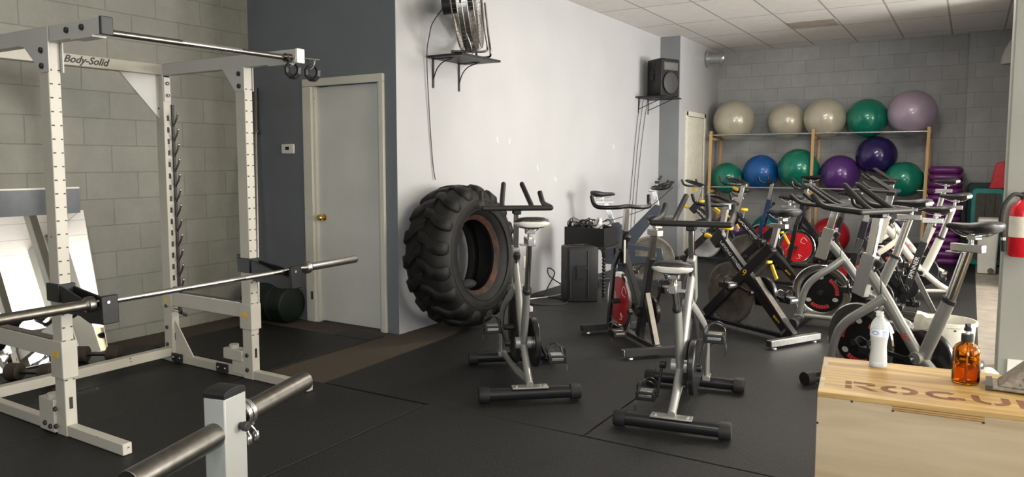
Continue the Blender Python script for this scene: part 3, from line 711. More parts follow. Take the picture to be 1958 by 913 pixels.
# ---------------------------------------------------------------- speakers
def speaker(label, loc, rz, hgt, wd, dp, led=None):
    t = thing('loudspeaker', label, 'speaker', loc, rz)
    # local: front faces +x
    def ring(z, s_): return [(-dp/2, -wd*.30*s_, z), (dp*.22, -wd*.5*s_, z), (dp*.5, -wd*.5*s_, z), (dp*.5, wd*.5*s_, z), (dp*.22, wd*.5*s_, z), (-dp/2, wd*.30*s_, z)]
    mb = MB(); mb.loft([ring(.0, .94), ring(.02, 1), ring(hgt-.03, 1), ring(hgt, .92)]); cab = mb.build('cabinet', M['plastic'], t, bev=.012)
    mb = MB(); mb.bx(-dp*.5-.004, -dp*.5+.01, -wd*.16, wd*.16, hgt*.42, hgt*.58); mb.build('input_panel', M['blackmat'], cab)
    for s_ in (-1, 1): MB().box((-dp*.06, s_*wd*.405, hgt*.55), (.09, .06, .13), Matrix.Rotation(s_*.34, 3, 'Z')).build('handle_recess', M['black'], cab); MB().box((-dp*.06, s_*wd*.415, hgt*.62), (.13, .05, .02), Matrix.Rotation(s_*.34, 3, 'Z')).build('handle_lip', M['plastic'], cab, bev=.004)
    for s_ in (-1, 1):
        for f in (.12, .88):
            x_ = dp*.22-f*dp*.72; y_ = wd*.5-f*wd*.20
            MB().box((x_, s_*(y_+.001), hgt*.5), (.012, .012, hgt*.86), Matrix.Rotation(-s_*.27, 3, 'Z')).build('side_rib', M['plastic'], cab, bev=.004)
    zc = hgt*.36; r = wd*.40
    MB().lathe([(r, 0), (r, .6), (r*.96, 1), (r*.7, 1.25), (0, 1.35)], (dp*.5-.004, 0, zc), (.02, 0, 0), 32).build('grille', mat('mesh_grille', (.055, .055, .055), .5, .3, .3, 200), t)
    mb = MB(); mb.lathe([(r*1.02, 0), (r*1.06, .5), (r*1.06, 1.1), (r*.99, 1.1)], (dp*.5-.004, 0, zc), (.02, 0, 0), 32); mb.build('grille_ring', M['plastic'], t)
    # horn flare
    a, b_ = wd*.40, hgt*.11; zh = hgt*.80
    mb = MB(); mb.loft([[(dp*.5+.006, -a, zh-b_), (dp*.5+.006, a, zh-b_), (dp*.5+.006, a, zh+b_), (dp*.5+.006, -a, zh+b_)], [(dp*.5+.006, -a*.86, zh-b_*.8), (dp*.5+.006, a*.86, zh-b_*.8), (dp*.5+.006, a*.86, zh+b_*.8), (dp*.5+.006, -a*.86, zh+b_*.8)], [(dp*.5-.05, -a*.18, zh-b_*.5), (dp*.5-.05, a*.18, zh-b_*.5), (dp*.5-.05, a*.18, zh+b_*.5), (dp*.5-.05, -a*.18, zh+b_*.5)]], True, True)
    mb.build('horn', M['steel'], t)
    MB().box((dp*.5-.03, 0, zh), (.055, wd*.66, hgt*.14)).build('horn_recess', M['blackmat'], t)
    mb = MB(); mb.bx(-.06, .06, -.012, .012, hgt, hgt+.012); mb.build('top_handle', M['plastic'], cab, bev=.004)
    return t
t = thing('speaker_shelf', 'small dark bracket shelf holding a loudspeaker high on the white wall', 'shelf', (XW, 9.72, 2.24), world=True)
MB().bx(XW+.001, XW+.44, 9.43, 10.02, 2.245, 2.262).build('board', M['plastic'], t, bev=.002)
for y in (9.55, 9.90): bracket(y, 2.245, t, True, .20, .36)
speaker('black loudspeaker with round grille on high bracket shelf near the pilaster', (XW+.25, 9.74, 2.262), math.radians(-22), .50, .36, .32)
speaker('black loudspeaker standing on floor by white wall below the cable box', (-3.30, 6.62, .010), math.radians(47), .55, .34, .30)

# cable table with box
t = thing('side_table', 'small dark table with turned legs carrying the cable box', 'table', (-3.33, 7.12, 0), world=True)
MB().bx(-3.60, -3.10, 6.84, 7.20, .50, .525).build('table_top', M['blackmat'], t, bev=.004)
for x in (-3.56, -3.14):
    for y in (6.88, 7.16):
        pr = [(0, 0), (.014, 0)]
        for i in range(12): pr += [(.013, .05+i*.07), (.022, .085+i*.07)]
        pr += [(.02, 1), (0, 1)]
        MB().lathe(pr, (x, y, .010), (0, 0, .49), 14).build('leg', M['black'], t)
t = thing('cable_box', 'open black plastic bin full of cables on the dark side table', 'bin', (-3.35, 7.1, .525), world=True)
mb = MB(); mb.bx(-3.585, -3.13, 6.86, 7.18, .526, .535); mb.bx(-3.585, -3.575, 6.86, 7.18, .53, .715); mb.bx(-3.14, -3.13, 6.86, 7.18, .53, .715); mb.bx(-3.585, -3.13, 6.86, 6.87, .53, .715); mb.bx(-3.585, -3.13, 7.17, 7.18, .53, .715)
mb.build('tub', M['plastic'], t, bev=.003)
mb = MB()
for i in range(9):
    c = V((-3.36+random.uniform(-.14, .14), 7.02+random.uniform(-.08, .08), .70+random.uniform(0, .05)))
    mb.tube([c+V((.10*math.cos(a)*random.uniform(.7, 1.1), .07*math.sin(a), .03*math.sin(2*a+i)+.02*i*.3)) for a in [k*PI/4 for k in range(8)]], .006, 6, 4, closed=True)
o = mb.build('coiled_cables', M['blackmat']); tag(o, 'tangle of black cables heaped in the black bin', 'cables', kind='stuff')
tag(MB().lathe([(.0, 0), (.05, 0), (.055, .2), (.04, .6), (.02, .95), (0, 1)], (-3.28, 7.0, .70), (.03, .02, .12), 14).build('plastic_bag', mat('grey_plastic_film', (.42, .42, .40), .3, 0, .2, 30, .4)), 'crumpled pale plastic bag on the cable bin', 'bag')
t = thing('headphones', 'silver headphones lying on the left edge of the cable bin', 'headphones', (-3.53, 6.94, .715), world=True)
MB().tube([(-3.53+.05*math.cos(a), 6.94, .735+.07*math.sin(a)) for a in [i*PI/10 for i in range(11)]], .008, 8, r2=.012, side=(0, 1, 0)).build('band', M['steel'], t)
for s_ in (-1, 1): MB().cyl((-3.53+s_*.05, 6.94, .745), (-3.53+s_*.025, 6.94, .745), .032).build('ear_cup', M['darksteel'], t)
for i, (dx, lb) in enumerate(((0, 'thin dark cable hanging from the wall speaker, leftmost strand'), (.12, 'thin dark cable hanging from the wall speaker, middle strand'), (.27, 'thin dark cable hanging from the wall speaker, rightmost strand'))):
    cord([(XW+.02, 9.56+dx, 2.24), (XW+.012, 9.46+dx*.9, 1.8), (XW+.012, 9.36+dx*.8, 1.3), (XW+.012, 9.25+dx*.8, .7), (XW+.014, 9.15+dx*.8, .02)], lb, .004, group='speaker cables on the white wall')
cord([(-3.42, 7.0, .74), (-3.2, 7.2, .78), (-2.95, 7.6, .90), (-2.72, 7.72, 1.12)], 'black cable looping from the bin up to the bike phone holder', .005)
cord([(-3.70, 6.62, .016), (-3.78, 6.3, .016), (-3.5, 6.15, .016), (-3.3, 6.35, .016), (-3.45, 6.55, .016), (-3.75, 6.5, .016), (-3.82, 6.05, .016), (-3.78, 5.75, .016)], 'black cable coiled on floor behind the floor speaker', .006)
cord([(-3.60, 6.85, .10), (-3.70, 6.75, .2), (-3.66, 6.65, .3), (-3.60, 6.68, .25), (-3.63, 6.6, .12), (-3.66, 6.55, .02)], 'black cable drooping from the back of the floor speaker', .006)
t = thing('power_strip', 'white power strip with cord on the floor beside the tire', 'power strip', (-3.5, 6.02, .01), world=True)
MB().bar((-3.62, 6.02, .030), (-3.40, 5.86, .030), .05, .035, (0, 0, 1)).build('housing', M['white'], t, bev=.006)
MB().tube([(-3.62, 6.03, .02), (-3.72, 6.15, .017), (-3.72, 6.35, .017), (-3.6, 6.6, .017), (-3.55, 6.9, .017)], .006, 6, 5).build('lead', M['white'], t)
tag(MB().bx(XW+.001, XW+.012, 6.5, 6.57, .30, .42).build('wall_outlet', M['white'], bev=.003), 'white wall outlet low on white wall behind the table', 'outlet')

# ---------------------------------------------------------------- duct stub high on side wall
t = thing('duct_stub', 'short galvanised duct pipe sticking out high on the far side wall', 'duct', (XS, 11.7, 2.99), world=True)
MB().lathe([(0, 0), (.135, 0), (.135, .04), (.085, .18), (.08, .2), (.08, .82), (.105, .96), (.108, 1), (.098, 1), (.073, .8), (.073, .5), (0, .5)], (XS+.001, 11.62, 2.99), (.24, .02, 0), 28).build('pipe', M['galv'], t)

# ---------------------------------------------------------------- exercise balls and their rack
YR0, YR1 = 11.52, 12.06
t = thing('ball_rack', 'wooden post rack with metal pipes holding exercise balls at back wall', 'rack', (-2, 11.8, 0), world=True)
for x0, x1 in ((-3.46, -3.49), (-1.965, -1.99), (-.50, -.535)):
    MB().bar((x1, YR0, .011), (x0, YR0, 1.86), .042, .042, (0, 1, 0)).build('post', M['pine'], t, bev=.004)
    MB().bar((x1, YR1, .011), (x0, YR1, 1.84), .042, .042, (0, 1, 0)).build('post', M['pine'], t, bev=.004)
    for z in (.93, 1.74): MB().bx(x0-.02, x0+.02, YR0, YR1, z-.02, z+.02).build('cross_rail', M['pine'], t)
for z in (.995, 1.80):
    for y in (YR0+.045, YR1-.045): MB().cyl((-3.52, y, z), (-.47, y, z), .013, n=14).build('pipe', M['galv'], t)
def ball_mat(name, col, rough=.3, spec=.5): return mat(name, col, rough, .15, .05, 5, coat=.6)
BM = {'pearl': ball_mat('pearl_vinyl', (.52, .48, .38), .28), 'green': ball_mat('green_vinyl', (.005, .205, .135), .25), 'blue': ball_mat('blue_vinyl', (.004, .10, .36), .45),
      'purple': ball_mat('purple_vinyl', (.10, .035, .20), .25), 'indigo': ball_mat('indigo_vinyl', (.022, .012, .095), .22), 'lilac': ball_mat('lilac_vinyl', (.46, .36, .47), .4), 'redb': ball_mat('red_vinyl_ball', (.42, .012, .02), .35), 'teal': ball_mat('teal_vinyl', (.02, .15, .15), .35)}
def exball(x, y, z, r, m, label, group, sq=1.):
    t = thing('exercise_ball', label, 'exercise ball', (x, y, z-r*sq), group=group)
    # faint moulded ribs around the ball's poles
    mb = MB(); n = 48; prof = []
    for i in range(41):
        a = -PI/2+PI*i/40; rr = r*(1+.0022*math.sin(i*PI*1.0)) 
        prof.append((max(0, rr*math.cos(a)), (r*sq+rr*sq*math.sin(a))))
    prof = [(p if 0 < i < 40 else 0, q) for i, (p, q) in enumerate(prof)]
    mb.lathe(prof, (0, 0, 0), (0, 0, 1), n); mb.build('shell', BM[m], t)
    MB().cyl((r*.55, -r*.76, r*sq+.345*r), (r*.565, -r*.785, r*sq+.352*r), .011, n=10).build('plug', BM[m], t)
    return t
GU, GL = 'balls on the upper pipes', 'balls on the lower pipes'
YBALL = 11.80
exball(-3.19, YBALL, 2.028, .315, 'pearl', 'pearl white exercise ball at left end of the upper rack row', GU)
exball(-2.405, YBALL+.05, 2.00, .272, 'pearl', 'smaller pearl white exercise ball, second on the upper rack row', GU)
exball(-1.855, YBALL-.05, 2.022, .294, 'pearl', 'pearl white exercise ball touching the green ball on the upper row', GU)
exball(-1.302, YBALL+.05, 2.01, .284, 'green', 'green exercise ball on the upper rack row beside the lilac ball', GU)
exball(-.724, YBALL-.04, 2.063, .312, 'lilac', 'pale lilac exercise ball at right end of the upper rack row', GU)
exball(-3.27, YBALL-.03, 1.125, .248, 'green', 'green exercise ball at left end of the lower row beside blue ball', GL)
exball(-2.765, YBALL+.04, 1.222, .272, 'blue', 'matt blue exercise ball on the lower rack row', GL)
exball(-2.20, YBALL-.05, 1.283, .296, 'green', 'green exercise ball on the lower row between blue and purple balls', GL)
exball(-1.64, YBALL+.04, 1.205, .282, 'purple', 'shiny purple exercise ball on the lower rack row', GL)
exball(-1.155, YBALL+.0, 1.475, .275, 'indigo', 'dark indigo exercise ball resting on two lower balls', GL)
exball(-.785, YBALL-.14, 1.14, .250, 'green', 'green exercise ball at right end of the lower rack row', GL)
GF = 'balls on the floor under the rack'
exball(-2.60, 11.8, .30, .285, 'green', 'green exercise ball on the floor under the ball rack', GF)
exball(-3.19, 11.78, .295, .28, 'purple', 'purple exercise ball on floor behind the yellow-knobbed bikes', GF)
exball(-1.73, 11.8, .295, .27, 'redb', 'red exercise ball on the floor under the rack', GF)
exball(-1.02, 11.8, .30, .29, 'purple', 'purple exercise ball on floor behind the silver bikes', GF)
exball(-3.32, 11.05, .19, .18, 'teal', 'small teal ball on floor beside the cream side door', GF)

# stacked purple step platforms
for i in range(14):
    z = .010+i*.094
    o_ = ('lowest', 'second', 'third', 'fourth', 'fifth', 'sixth', 'seventh', 'eighth', 'ninth', 'tenth', 'eleventh', 'twelfth', 'thirteenth', 'topmost')[i]
    t = thing('step_platform', '%s purple ribbed step platform%s in the tall stack beside the ball rack' % (o_, '' if i in (0, 13) else ' from the floor'), 'step platform', (-.285, 11.75, z), group='stack of purple step platforms')
    def rg(sx, sy, zz):
        return [(sx*math.copysign(abs(math.cos(a))**.35, math.cos(a)), sy*math.copysign(abs(math.sin(a))**.35, math.sin(a)), zz) for a in [2*PI*k/28 for k in range(28)]]
    top = i == 13
    MB().loft([rg(.185, .30, 0), rg(.205, .32, .02), rg(.208, .325, .05), rg(.19, .31, .078), rg(.17 if not top else .165, .29, .0925)]).build('deck', M['purple'], t)
    MB().loft([rg(.150, .27, .0925), rg(.150, .27, .0938)]).build('tread_pad', M['purple'], t)

# leaning plyo mats
def matstack(name, label, x0, x1, y0, y1, z1, m, rim=None):
    t = thing(name, label, 'gym mat', ((x0+x1)/2, (y0+y1)/2, .01), world=True)
    def rr(x0, x1, z0, z1, y, r=.06):
        pts = []
        for cx, cz, a0 in ((x1-r, z1-r, 0), (x0+r, z1-r, PI/2), (x0+r, z0+r, PI), (x1-r, z0+r, 1.5*PI)):
            for k in range(6):
                a = a0+k*PI/10; pts.append((cx+r*math.cos(a), y, cz+r*math.sin(a)))
        return pts
    MB().loft([rr(x0, x1, .012, z1, y0), rr(x0, x1, .012, z1, y1)]).build('shell', M[m], t, bev=.012)
    if rim:
        MB().loft([rr(x0+.05, x1-.03, .08, z1-.06, y0-.004, .03), rr(x0+.05, x1-.03, .08, z1-.06, y0+.003, .03)]).build('panel', M[rim], t)
        for x in (x0+.16, x0+.27): MB().bx(x-.004, x+.004, y0-.006, y0-.003, .09, z1-.07).build('seam', M['blackmat'], t)
    return t
matstack('gym_mat', 'dark teal step mat standing behind the lighter teal one', -.025, .30, 11.86, 12.06, 1.105, 'darkteal')
matstack('gym_mat', 'teal edged grey mat standing upright behind the white bin', .022, .395, 11.62, 11.82, 1.035, 'teal', 'greymat')
mb = MB(); mb.loft([[(.21, 11.66, 1.036), (.39, 11.66, 1.036), (.39, 11.80, 1.036), (.21, 11.80, 1.036)], [(.235, 11.66, 1.10), (.395, 11.66, 1.10), (.395, 11.79, 1.10), (.235, 11.79, 1.10)], [(.26, 11.67, 1.25), (.39, 11.67, 1.24), (.39, 11.78, 1.24), (.26, 11.78, 1.25)], [(.285, 11.69, 1.37), (.38, 11.69, 1.40), (.38, 11.75, 1.40), (.285, 11.75, 1.37)]])
tag(mb.build('vinyl_bag', M['redcloth'], bev=.012), 'bright red vinyl bag sitting on top of the teal mat', 'bag')
# white rolling bin
t = thing('rolling_bin', 'tall cream white rolling bin standing by the right wall', 'bin', (.218, 10.9, .01), world=True)
def rct(cx, cy, hx, hy, z, r=.03):
    pts = []
    for sx, sy, a0 in ((1, 1, 0), (-1, 1, PI/2), (-1, -1, PI), (1, -1, 1.5*PI)):
        for k in range(5):
            a = a0+k*PI/8; pts.append((cx+sx*(hx-r)+r*math.cos(a), cy+sy*(hy-r)+r*math.sin(a), z))
    return pts
MB().loft([rct(.218, 10.95, .097, .14, .012), rct(.218, 10.95, .113, .17, .585), rct(.218, 10.95, .113, .17, .59)]).build('body', M['white'], t, bev=.004)
MB().loft([rct(.218, 10.95, .116, .176, .585), rct(.218, 10.95, .116, .178, .64), rct(.218, 10.95, .112, .172, .675), rct(.218, 10.95, .105, .16, .69)]).build('lid', M['white'], t)
wh = MB().lathe([(0, 0), (.036, 0), (.036, 1), (0, 1)], (.262, 10.795, .048), (.0, .04, 0), 20).build('wheel', M['darksteel'], t)

# fire extinguisher on the stub wall
ex = thing('fire_extinguisher', 'red fire extinguisher with black hose hung on wall at right edge', 'fire extinguisher', (.31, 5.62, .75), world=True)
exx, exy = .29, 5.62
MB().lathe([(0, 0), (.06, 0), (.069, .03), (.069, .78), (.06, .88), (.03, .96), (.022, 1), (0, 1)], (exx, exy, .80), (0, 0, .36), 32).build('cylinder', mat('extinguisher_red', (.55, .01, .02), .25, 0, .05), ex)
MB().lathe([(.0705, 0), (.0705, 1)], (exx, exy, .925), (0, 0, .13), 32).build('label_sleeve', mat('label_paper', (.66, .62, .52), .5), ex)
mb = MB(); mb.cyl((exx, exy, 1.155), (exx, exy, 1.20), .02); mb.bar((exx-.02, exy, 1.195), (exx+.09, exy, 1.23), .02, .012); mb.bar((exx-.02, exy, 1.185), (exx+.085, exy, 1.19), .02, .012); mb.build('valve', M['blackmat'], ex)
MB().tube([(exx-.01, exy-.01, 1.185), (exx-.06, exy-.05, 1.19), (exx-.105, exy-.07, 1.12), (exx-.115, exy-.07, 1.02), (exx-.10, exy-.07, .93), (exx-.095, exy-.07, .90)], .013, 12, 5).build('hose', M['rubber'], ex)
MB().cyl((exx-.097, exy-.07, .905), (exx-.096, exy-.07, .925), .0150).build('ferrule', M['steel'], ex)
MB().cyl((exx-.095, exy-.07, .90), (exx-.090, exy-.07, .835), .014, .017).build('nozzle', M['rubber'], ex)
MB().bx(exx-.02, exx+.02, exy+.06, 5.719, .84, 1.14).build('bracket', M['blackmat'], ex)

# ---------------------------------------------------------------- spin bikes
def saddle(t, x, z, style):
    """saddle: nose toward +x; x,z = middle of the rails"""
    xs = [-.135, -.125, -.10, -.06, -.02, .02, .06, .10, .13, .142]
    ws = [.045, .075, .094, .098, .080, .052, .036, .028, .022, .010]
    hs = [.012, .026, .032, .034, .030, .026, .022, .02, .016, .007]
    zt = [.012, .010, .008, .004, .0, -.002, 0, .002, 0, -.004]
    def rings(sel, k=1., dz=0., hf=1.):
        out = []
        for i in sel:
            r = []
            for j in range(14):
                a = 2*PI*j/14; c_, s_ = math.cos(a), math.sin(a)
                yy = ws[i]*k*math.copysign(abs(c_)**.8, c_); zz = hs[i]*hf*(s_ if s_ > 0 else s_*1.25)
                zz -= .012*(1-abs(c_))*(s_ > 0)*.6
                r.append((x+xs[i]*(k if i < 2 else 1), yy, z+zt[i]+zz+dz))
            out.append(r)
        return out
    sd = MB().loft(rings(range(10))).build('saddle', M['blackmat'] if style != 'grey' else M['plastic'], t)
    if style in ('white', 'tip'):
        sel = [0, 1, 2, 3] if style == 'white' else [0, 1, 2]
        MB().loft(rings(sel, 1.045, -.009, .70)).build('saddle_band', M['saddlewhite'], sd)
    mb = MB()
    for s_ in (-1, 1): mb.tube([(x-.11, s_*.035, z-.025), (x-.06, s_*.022, z-.05), (x+.04, s_*.022, z-.05), (x+.11, s_*.012, z-.02)], .0035, 6, 3)
    mb.build('saddle_rails', M['chrome'], sd)
    MB().box((x-.01, 0, z-.055), (.05, .055, .025)).build('saddle_clamp', M['steel'], t, bev=.003)
    return sd

def pedals(t, bx, bz, ang, hw=.085, r=.17, cm='black'):
    for s_ in (-1, 1):
        a = ang if s_ > 0 else ang+PI
        p = V((bx+r*math.cos(a), s_*(hw+.02), bz+r*math.sin(a)))
        mb = MB(); mb.bar((bx, s_*hw, bz), p, .014, .026); mb.cyl((bx, s_*(hw-.02), bz), (bx, s_*(hw+.012), bz), .022)
        ca = mb.build('crank_arm', M[cm], t, bev=.003)
        py = s_*(hw+.075)
        mb = MB(); mb.box((p.x, py, p.z), (.11, .105, .045)); mb.cyl((p.x, s_*(hw+.01), p.z), (p.x, s_*(hw+.04), p.z), .008)
        pd = mb.build('pedal', M['plastic'], ca, bev=.004)
        mb = MB(); mb.tube([(p.x+.04, py-.045, p.z+.01), (p.x+.085, py-.04, p.z+.045), (p.x+.095, py, p.z+.065), (p.x+.085, py+.04, p.z+.045), (p.x+.04, py+.045, p.z+.01)], .005, 6, 4)
        mb.tube([(p.x-.01, py-.05, p.z), (p.x-.005, py-.048, p.z+.055), (p.x, py, p.z+.075), (p.x-.005, py+.048, p.z+.055), (p.x-.01, py+.05, p.z), (p.x-.01, py+.03, p.z-.03)], .004, 6, 4, r2=.009, side=(1, 0, 0))
        mb.tube([(p.x-.01, py+s_*.05, p.z), (p.x-.03, py+s_*.06, p.z-.05), (p.x-.035, py+s_*.055, p.z-.09)], .003, 5, 3)
        mb.build('toe_cage', M['black'], ca)
        mb = MB(); mb.box((p.x-.056, py, p.z+.004), (.003, .07, .016)); mb.box((p.x+.056, py, p.z+.004), (.003, .07, .016)); mb.box((p.x, py, p.z), (.06, .07, .049)); mb.build('pedal_plate', M['steel'], ca, bev=.002)

def foot(t, x, z, hw, r, m, capm='rubber', square=False, capr=1.25, caplen=.06, wheels=False, y0=0):
    if square:
        f = MB().bx(x-r, x+r, y0-hw, y0+hw, z-r, z+r).build('foot_bar', M[m], t, bev=.004)
        for s_ in (-1, 1):
            MB().bx(x-r*.9, x+r*.9, y0+s_*(hw-.002), y0+s_*(hw+.008), z-r*.9, z+r*.9).build('end_cap', M[capm], f, bev=.003)
            if z-r > .018: MB().lathe([(0, 0), (.022, 0), (.02, .5), (.009, .7), (.009, 1), (0, 1)], (x, y0+s_*(hw-.05), .010), (0, 0, z-r-.008), 12).build('leveller', M['steel'], f)
    else:
        f = MB().cyl((x, y0-hw, z), (x, y0+hw, z), r).build('foot_bar', M[m], t)
        for s_ in (-1, 1):
            MB().lathe([(0, 0), (r*capr, 0), (r*capr, .85), (r*capr*.9, 1), (0, 1)], (x, y0+s_*(hw-caplen*.8), z), (0, s_*caplen, 0), 24).build('end_cap', M[capm], f)
    if wheels:
        for s_ in (-1, 1): MB().lathe([(0, 0), (.028, 0), (.028, 1), (0, 1)], (x+r+.02, y0+s_*(hw-.05)-.012, .042), (0, .024, 0), 16).build('transport_wheel', M['rubber'], f)
    return f

def knob(t, p, d, m='blackmat', r=.024):
    mb = MB(); mb.lathe([(0, 0), (.007, 0), (.007, .5), (r*.8, .52), (r, .68), (r*.9, .9), (0, 1)], p, d, 16); return mb.build('resistance_knob', M[m], t)

def bull_bar(t, x, z, hw=.215, fwd=.34, rise=.085):
    """cross bar with inner horns and bent-up outer arms (foam covered)"""
    r = .0175
    mb = MB(); mb.tube([(x, -hw, z), (x, hw, z)], r, 14)
    for s_ in (-1, 1):
        mb.tube([(x, s_*hw, z), (x+.05, s_*(hw+.002), z+.004), (x+fwd*.62, s_*(hw-.005), z+.012), (x+fwd*.85, s_*(hw-.007), z+.03), (x+fwd*1.05, s_*(hw-.012), z+rise)], r, 14, 5)
        mb.ball((x, s_*hw, z), r*1.0, n=12)
        mb.tube([(x+.0, s_*.095, z), (x+.07, s_*.092, z+.03), (x+.24, s_*.062, z+.145)], r*.95, 14, 4); mb.ball((x+.24, s_*.062, z+.145), r*.95, n=12)
    return mb.build('handlebar', M['grip'], t)

def aero_bar(t, x, z, hw=.20, m='black'):
    r = .0145
    mb = MB(); mb.tube([(x+.20, -hw-.015, z+.085), (x+.17, -hw-.012, z+.02), (x+.10, -hw, z), (x+.02, -hw*.55, z-.004), (x, 0, z), (x+.02, hw*.55, z-.004), (x+.10, hw, z), (x+.17, hw+.012, z+.02), (x+.20, hw+.015, z+.085)], r, 12, 4)
    mb.tube([(x+.01, -.07, z+.004), (x+.10, -.075, z+.03), (x+.20, -.055, z+.06), (x+.235, 0, z+.068), (x+.20, .055, z+.06), (x+.10, .075, z+.03), (x+.01, .07, z+.004)], r, 12, 4)
    h = mb.build('handlebar', M[m], t)
    MB().box((x, 0, z-.02), (.06, .05, .04)).build('bar_clamp', M['steel'], t, bev=.004)
    return h

def arc_print(mb, c, r0, r1, a0, a1, y, n=10):
    pts = [(c[0]+r1*math.cos(a0+(a1-a0)*i/n), c[1]+r1*math.sin(a0+(a1-a0)*i/n)) for i in range(n+1)]+[(c[0]+r0*math.cos(a1-(a1-a0)*i/n), c[1]+r0*math.sin(a1-(a1-a0)*i/n)) for i in range(n+1)]
    mb.prism(pts, (0, y, 0), (1, 0, 0), (0, 0, 1), (0, .0008 if y > 0 else -.0008, 0))

def flywheel(t, x, z, r, kind, th=.03, print_=True):
    if kind == 'ic':
        pr = [(r*.72, -th*.30), (r*.78, -th*.5), (r*.97, -th*.5), (r, -th*.3), (r, th*.3), (r*.97, th*.5), (r*.78, th*.5), (r*.72, th*.30)]
        f = MB().lathe(pr, (x, 0, z), (0, 1, 0), 56, True).build('flywheel', M['chrome'] if print_ else M['blackmat'], t)
        MB().lathe([(0, -th*.32), (r*.75, -th*.32), (r*.75, th*.32), (0, th*.32)], (x, 0, z), (0, 1, 0), 48).build('hub_plate', M['black'], f)
        if not print_: return f
        mb = MB()
        for s_ in (-1, 1):
            for a0, a1 in ((.0, 1.25), (2.1, 3.3), (4.2, 5.4)):
                # short blocks that read as the printed red arcs of lettering
                n_ = 7
                for i in range(n_):
                    b0 = a0+(a1-a0)*i/n_; arc_print(mb, (x, z), r*.47, r*.60, b0, b0+(a1-a0)/n_*.82, s_*th*.33, 3)
        mb.build('red_print', M['redtext'], f)
        mb = MB()
        for s_ in (-1, 1):
            for a in (1.5, 3.6, 5.65): mb.prism([(x+r*.53*math.cos(a)+r*.10*math.cos(k*PI/6), z+r*.53*math.sin(a)+r*.075*math.sin(k*PI/6)) for k in range(12)], (0, s_*th*.335, 0), (1, 0, 0), (0, 0, 1), (0, s_*.0009, 0))
        mb.build('oval_emblem', M['saddlewhite'], f)
    elif kind == 'red':
        pr = [(r*.80, -th*.30), (r*.83, -th*.5), (r*.97, -th*.5), (r, -th*.3), (r, th*.3), (r*.97, th*.5), (r*.83, th*.5), (r*.80, th*.30)]
        f = MB().lathe(pr, (x, 0, z), (0, 1, 0), 56, True).build('flywheel', M['chrome'], t)
        MB().lathe([(0, -th*.34), (r*.82, -th*.34), (r*.82, th*.34), (0, th*.34)], (x, 0, z), (0, 1, 0), 48).build('red_disc', M['red'], f)
        mb = MB()
        for s_ in (-1, 1):
            y = s_*th*.36
            def P(a, b_): return (x+a*r, y, z+b_*r)
            for pth in ([P(-.55, .35), P(-.35, .55), P(-.2, .3), P(-.45, .2)], [P(.3, -.1), P(.35, .25), P(.5, .2), P(.4, .05), P(.6, -.2)], [P(-.3, -.5), P(-.1, -.4), P(-.2, -.6), P(0, -.62)]):
                mb.tube(pth, .0022, 5, 3)
        mb.build('scribble', M['whiteprint'], f)
    else:
        m = M['disc'] if kind == 'disc' else M['disclight']
        f = MB().lathe([(0, -th*.4), (r*.2, -th*.4), (r*.22, -th*.3), (r*.9, -th*.36), (r*.97, -th*.5), (r, -th*.4), (r, th*.4), (r*.97, th*.5), (r*.9, th*.36), (r*.22, th*.3), (r*.2, th*.4), (0, th*.4)], (x, 0, z), (0, 1, 0), 56).build('flywheel', m, t)
    if kind != 'ic': MB().cyl((x, -.07, z), (x, .07, z), .02).build('axle', M['blackmat'], t)
    return f

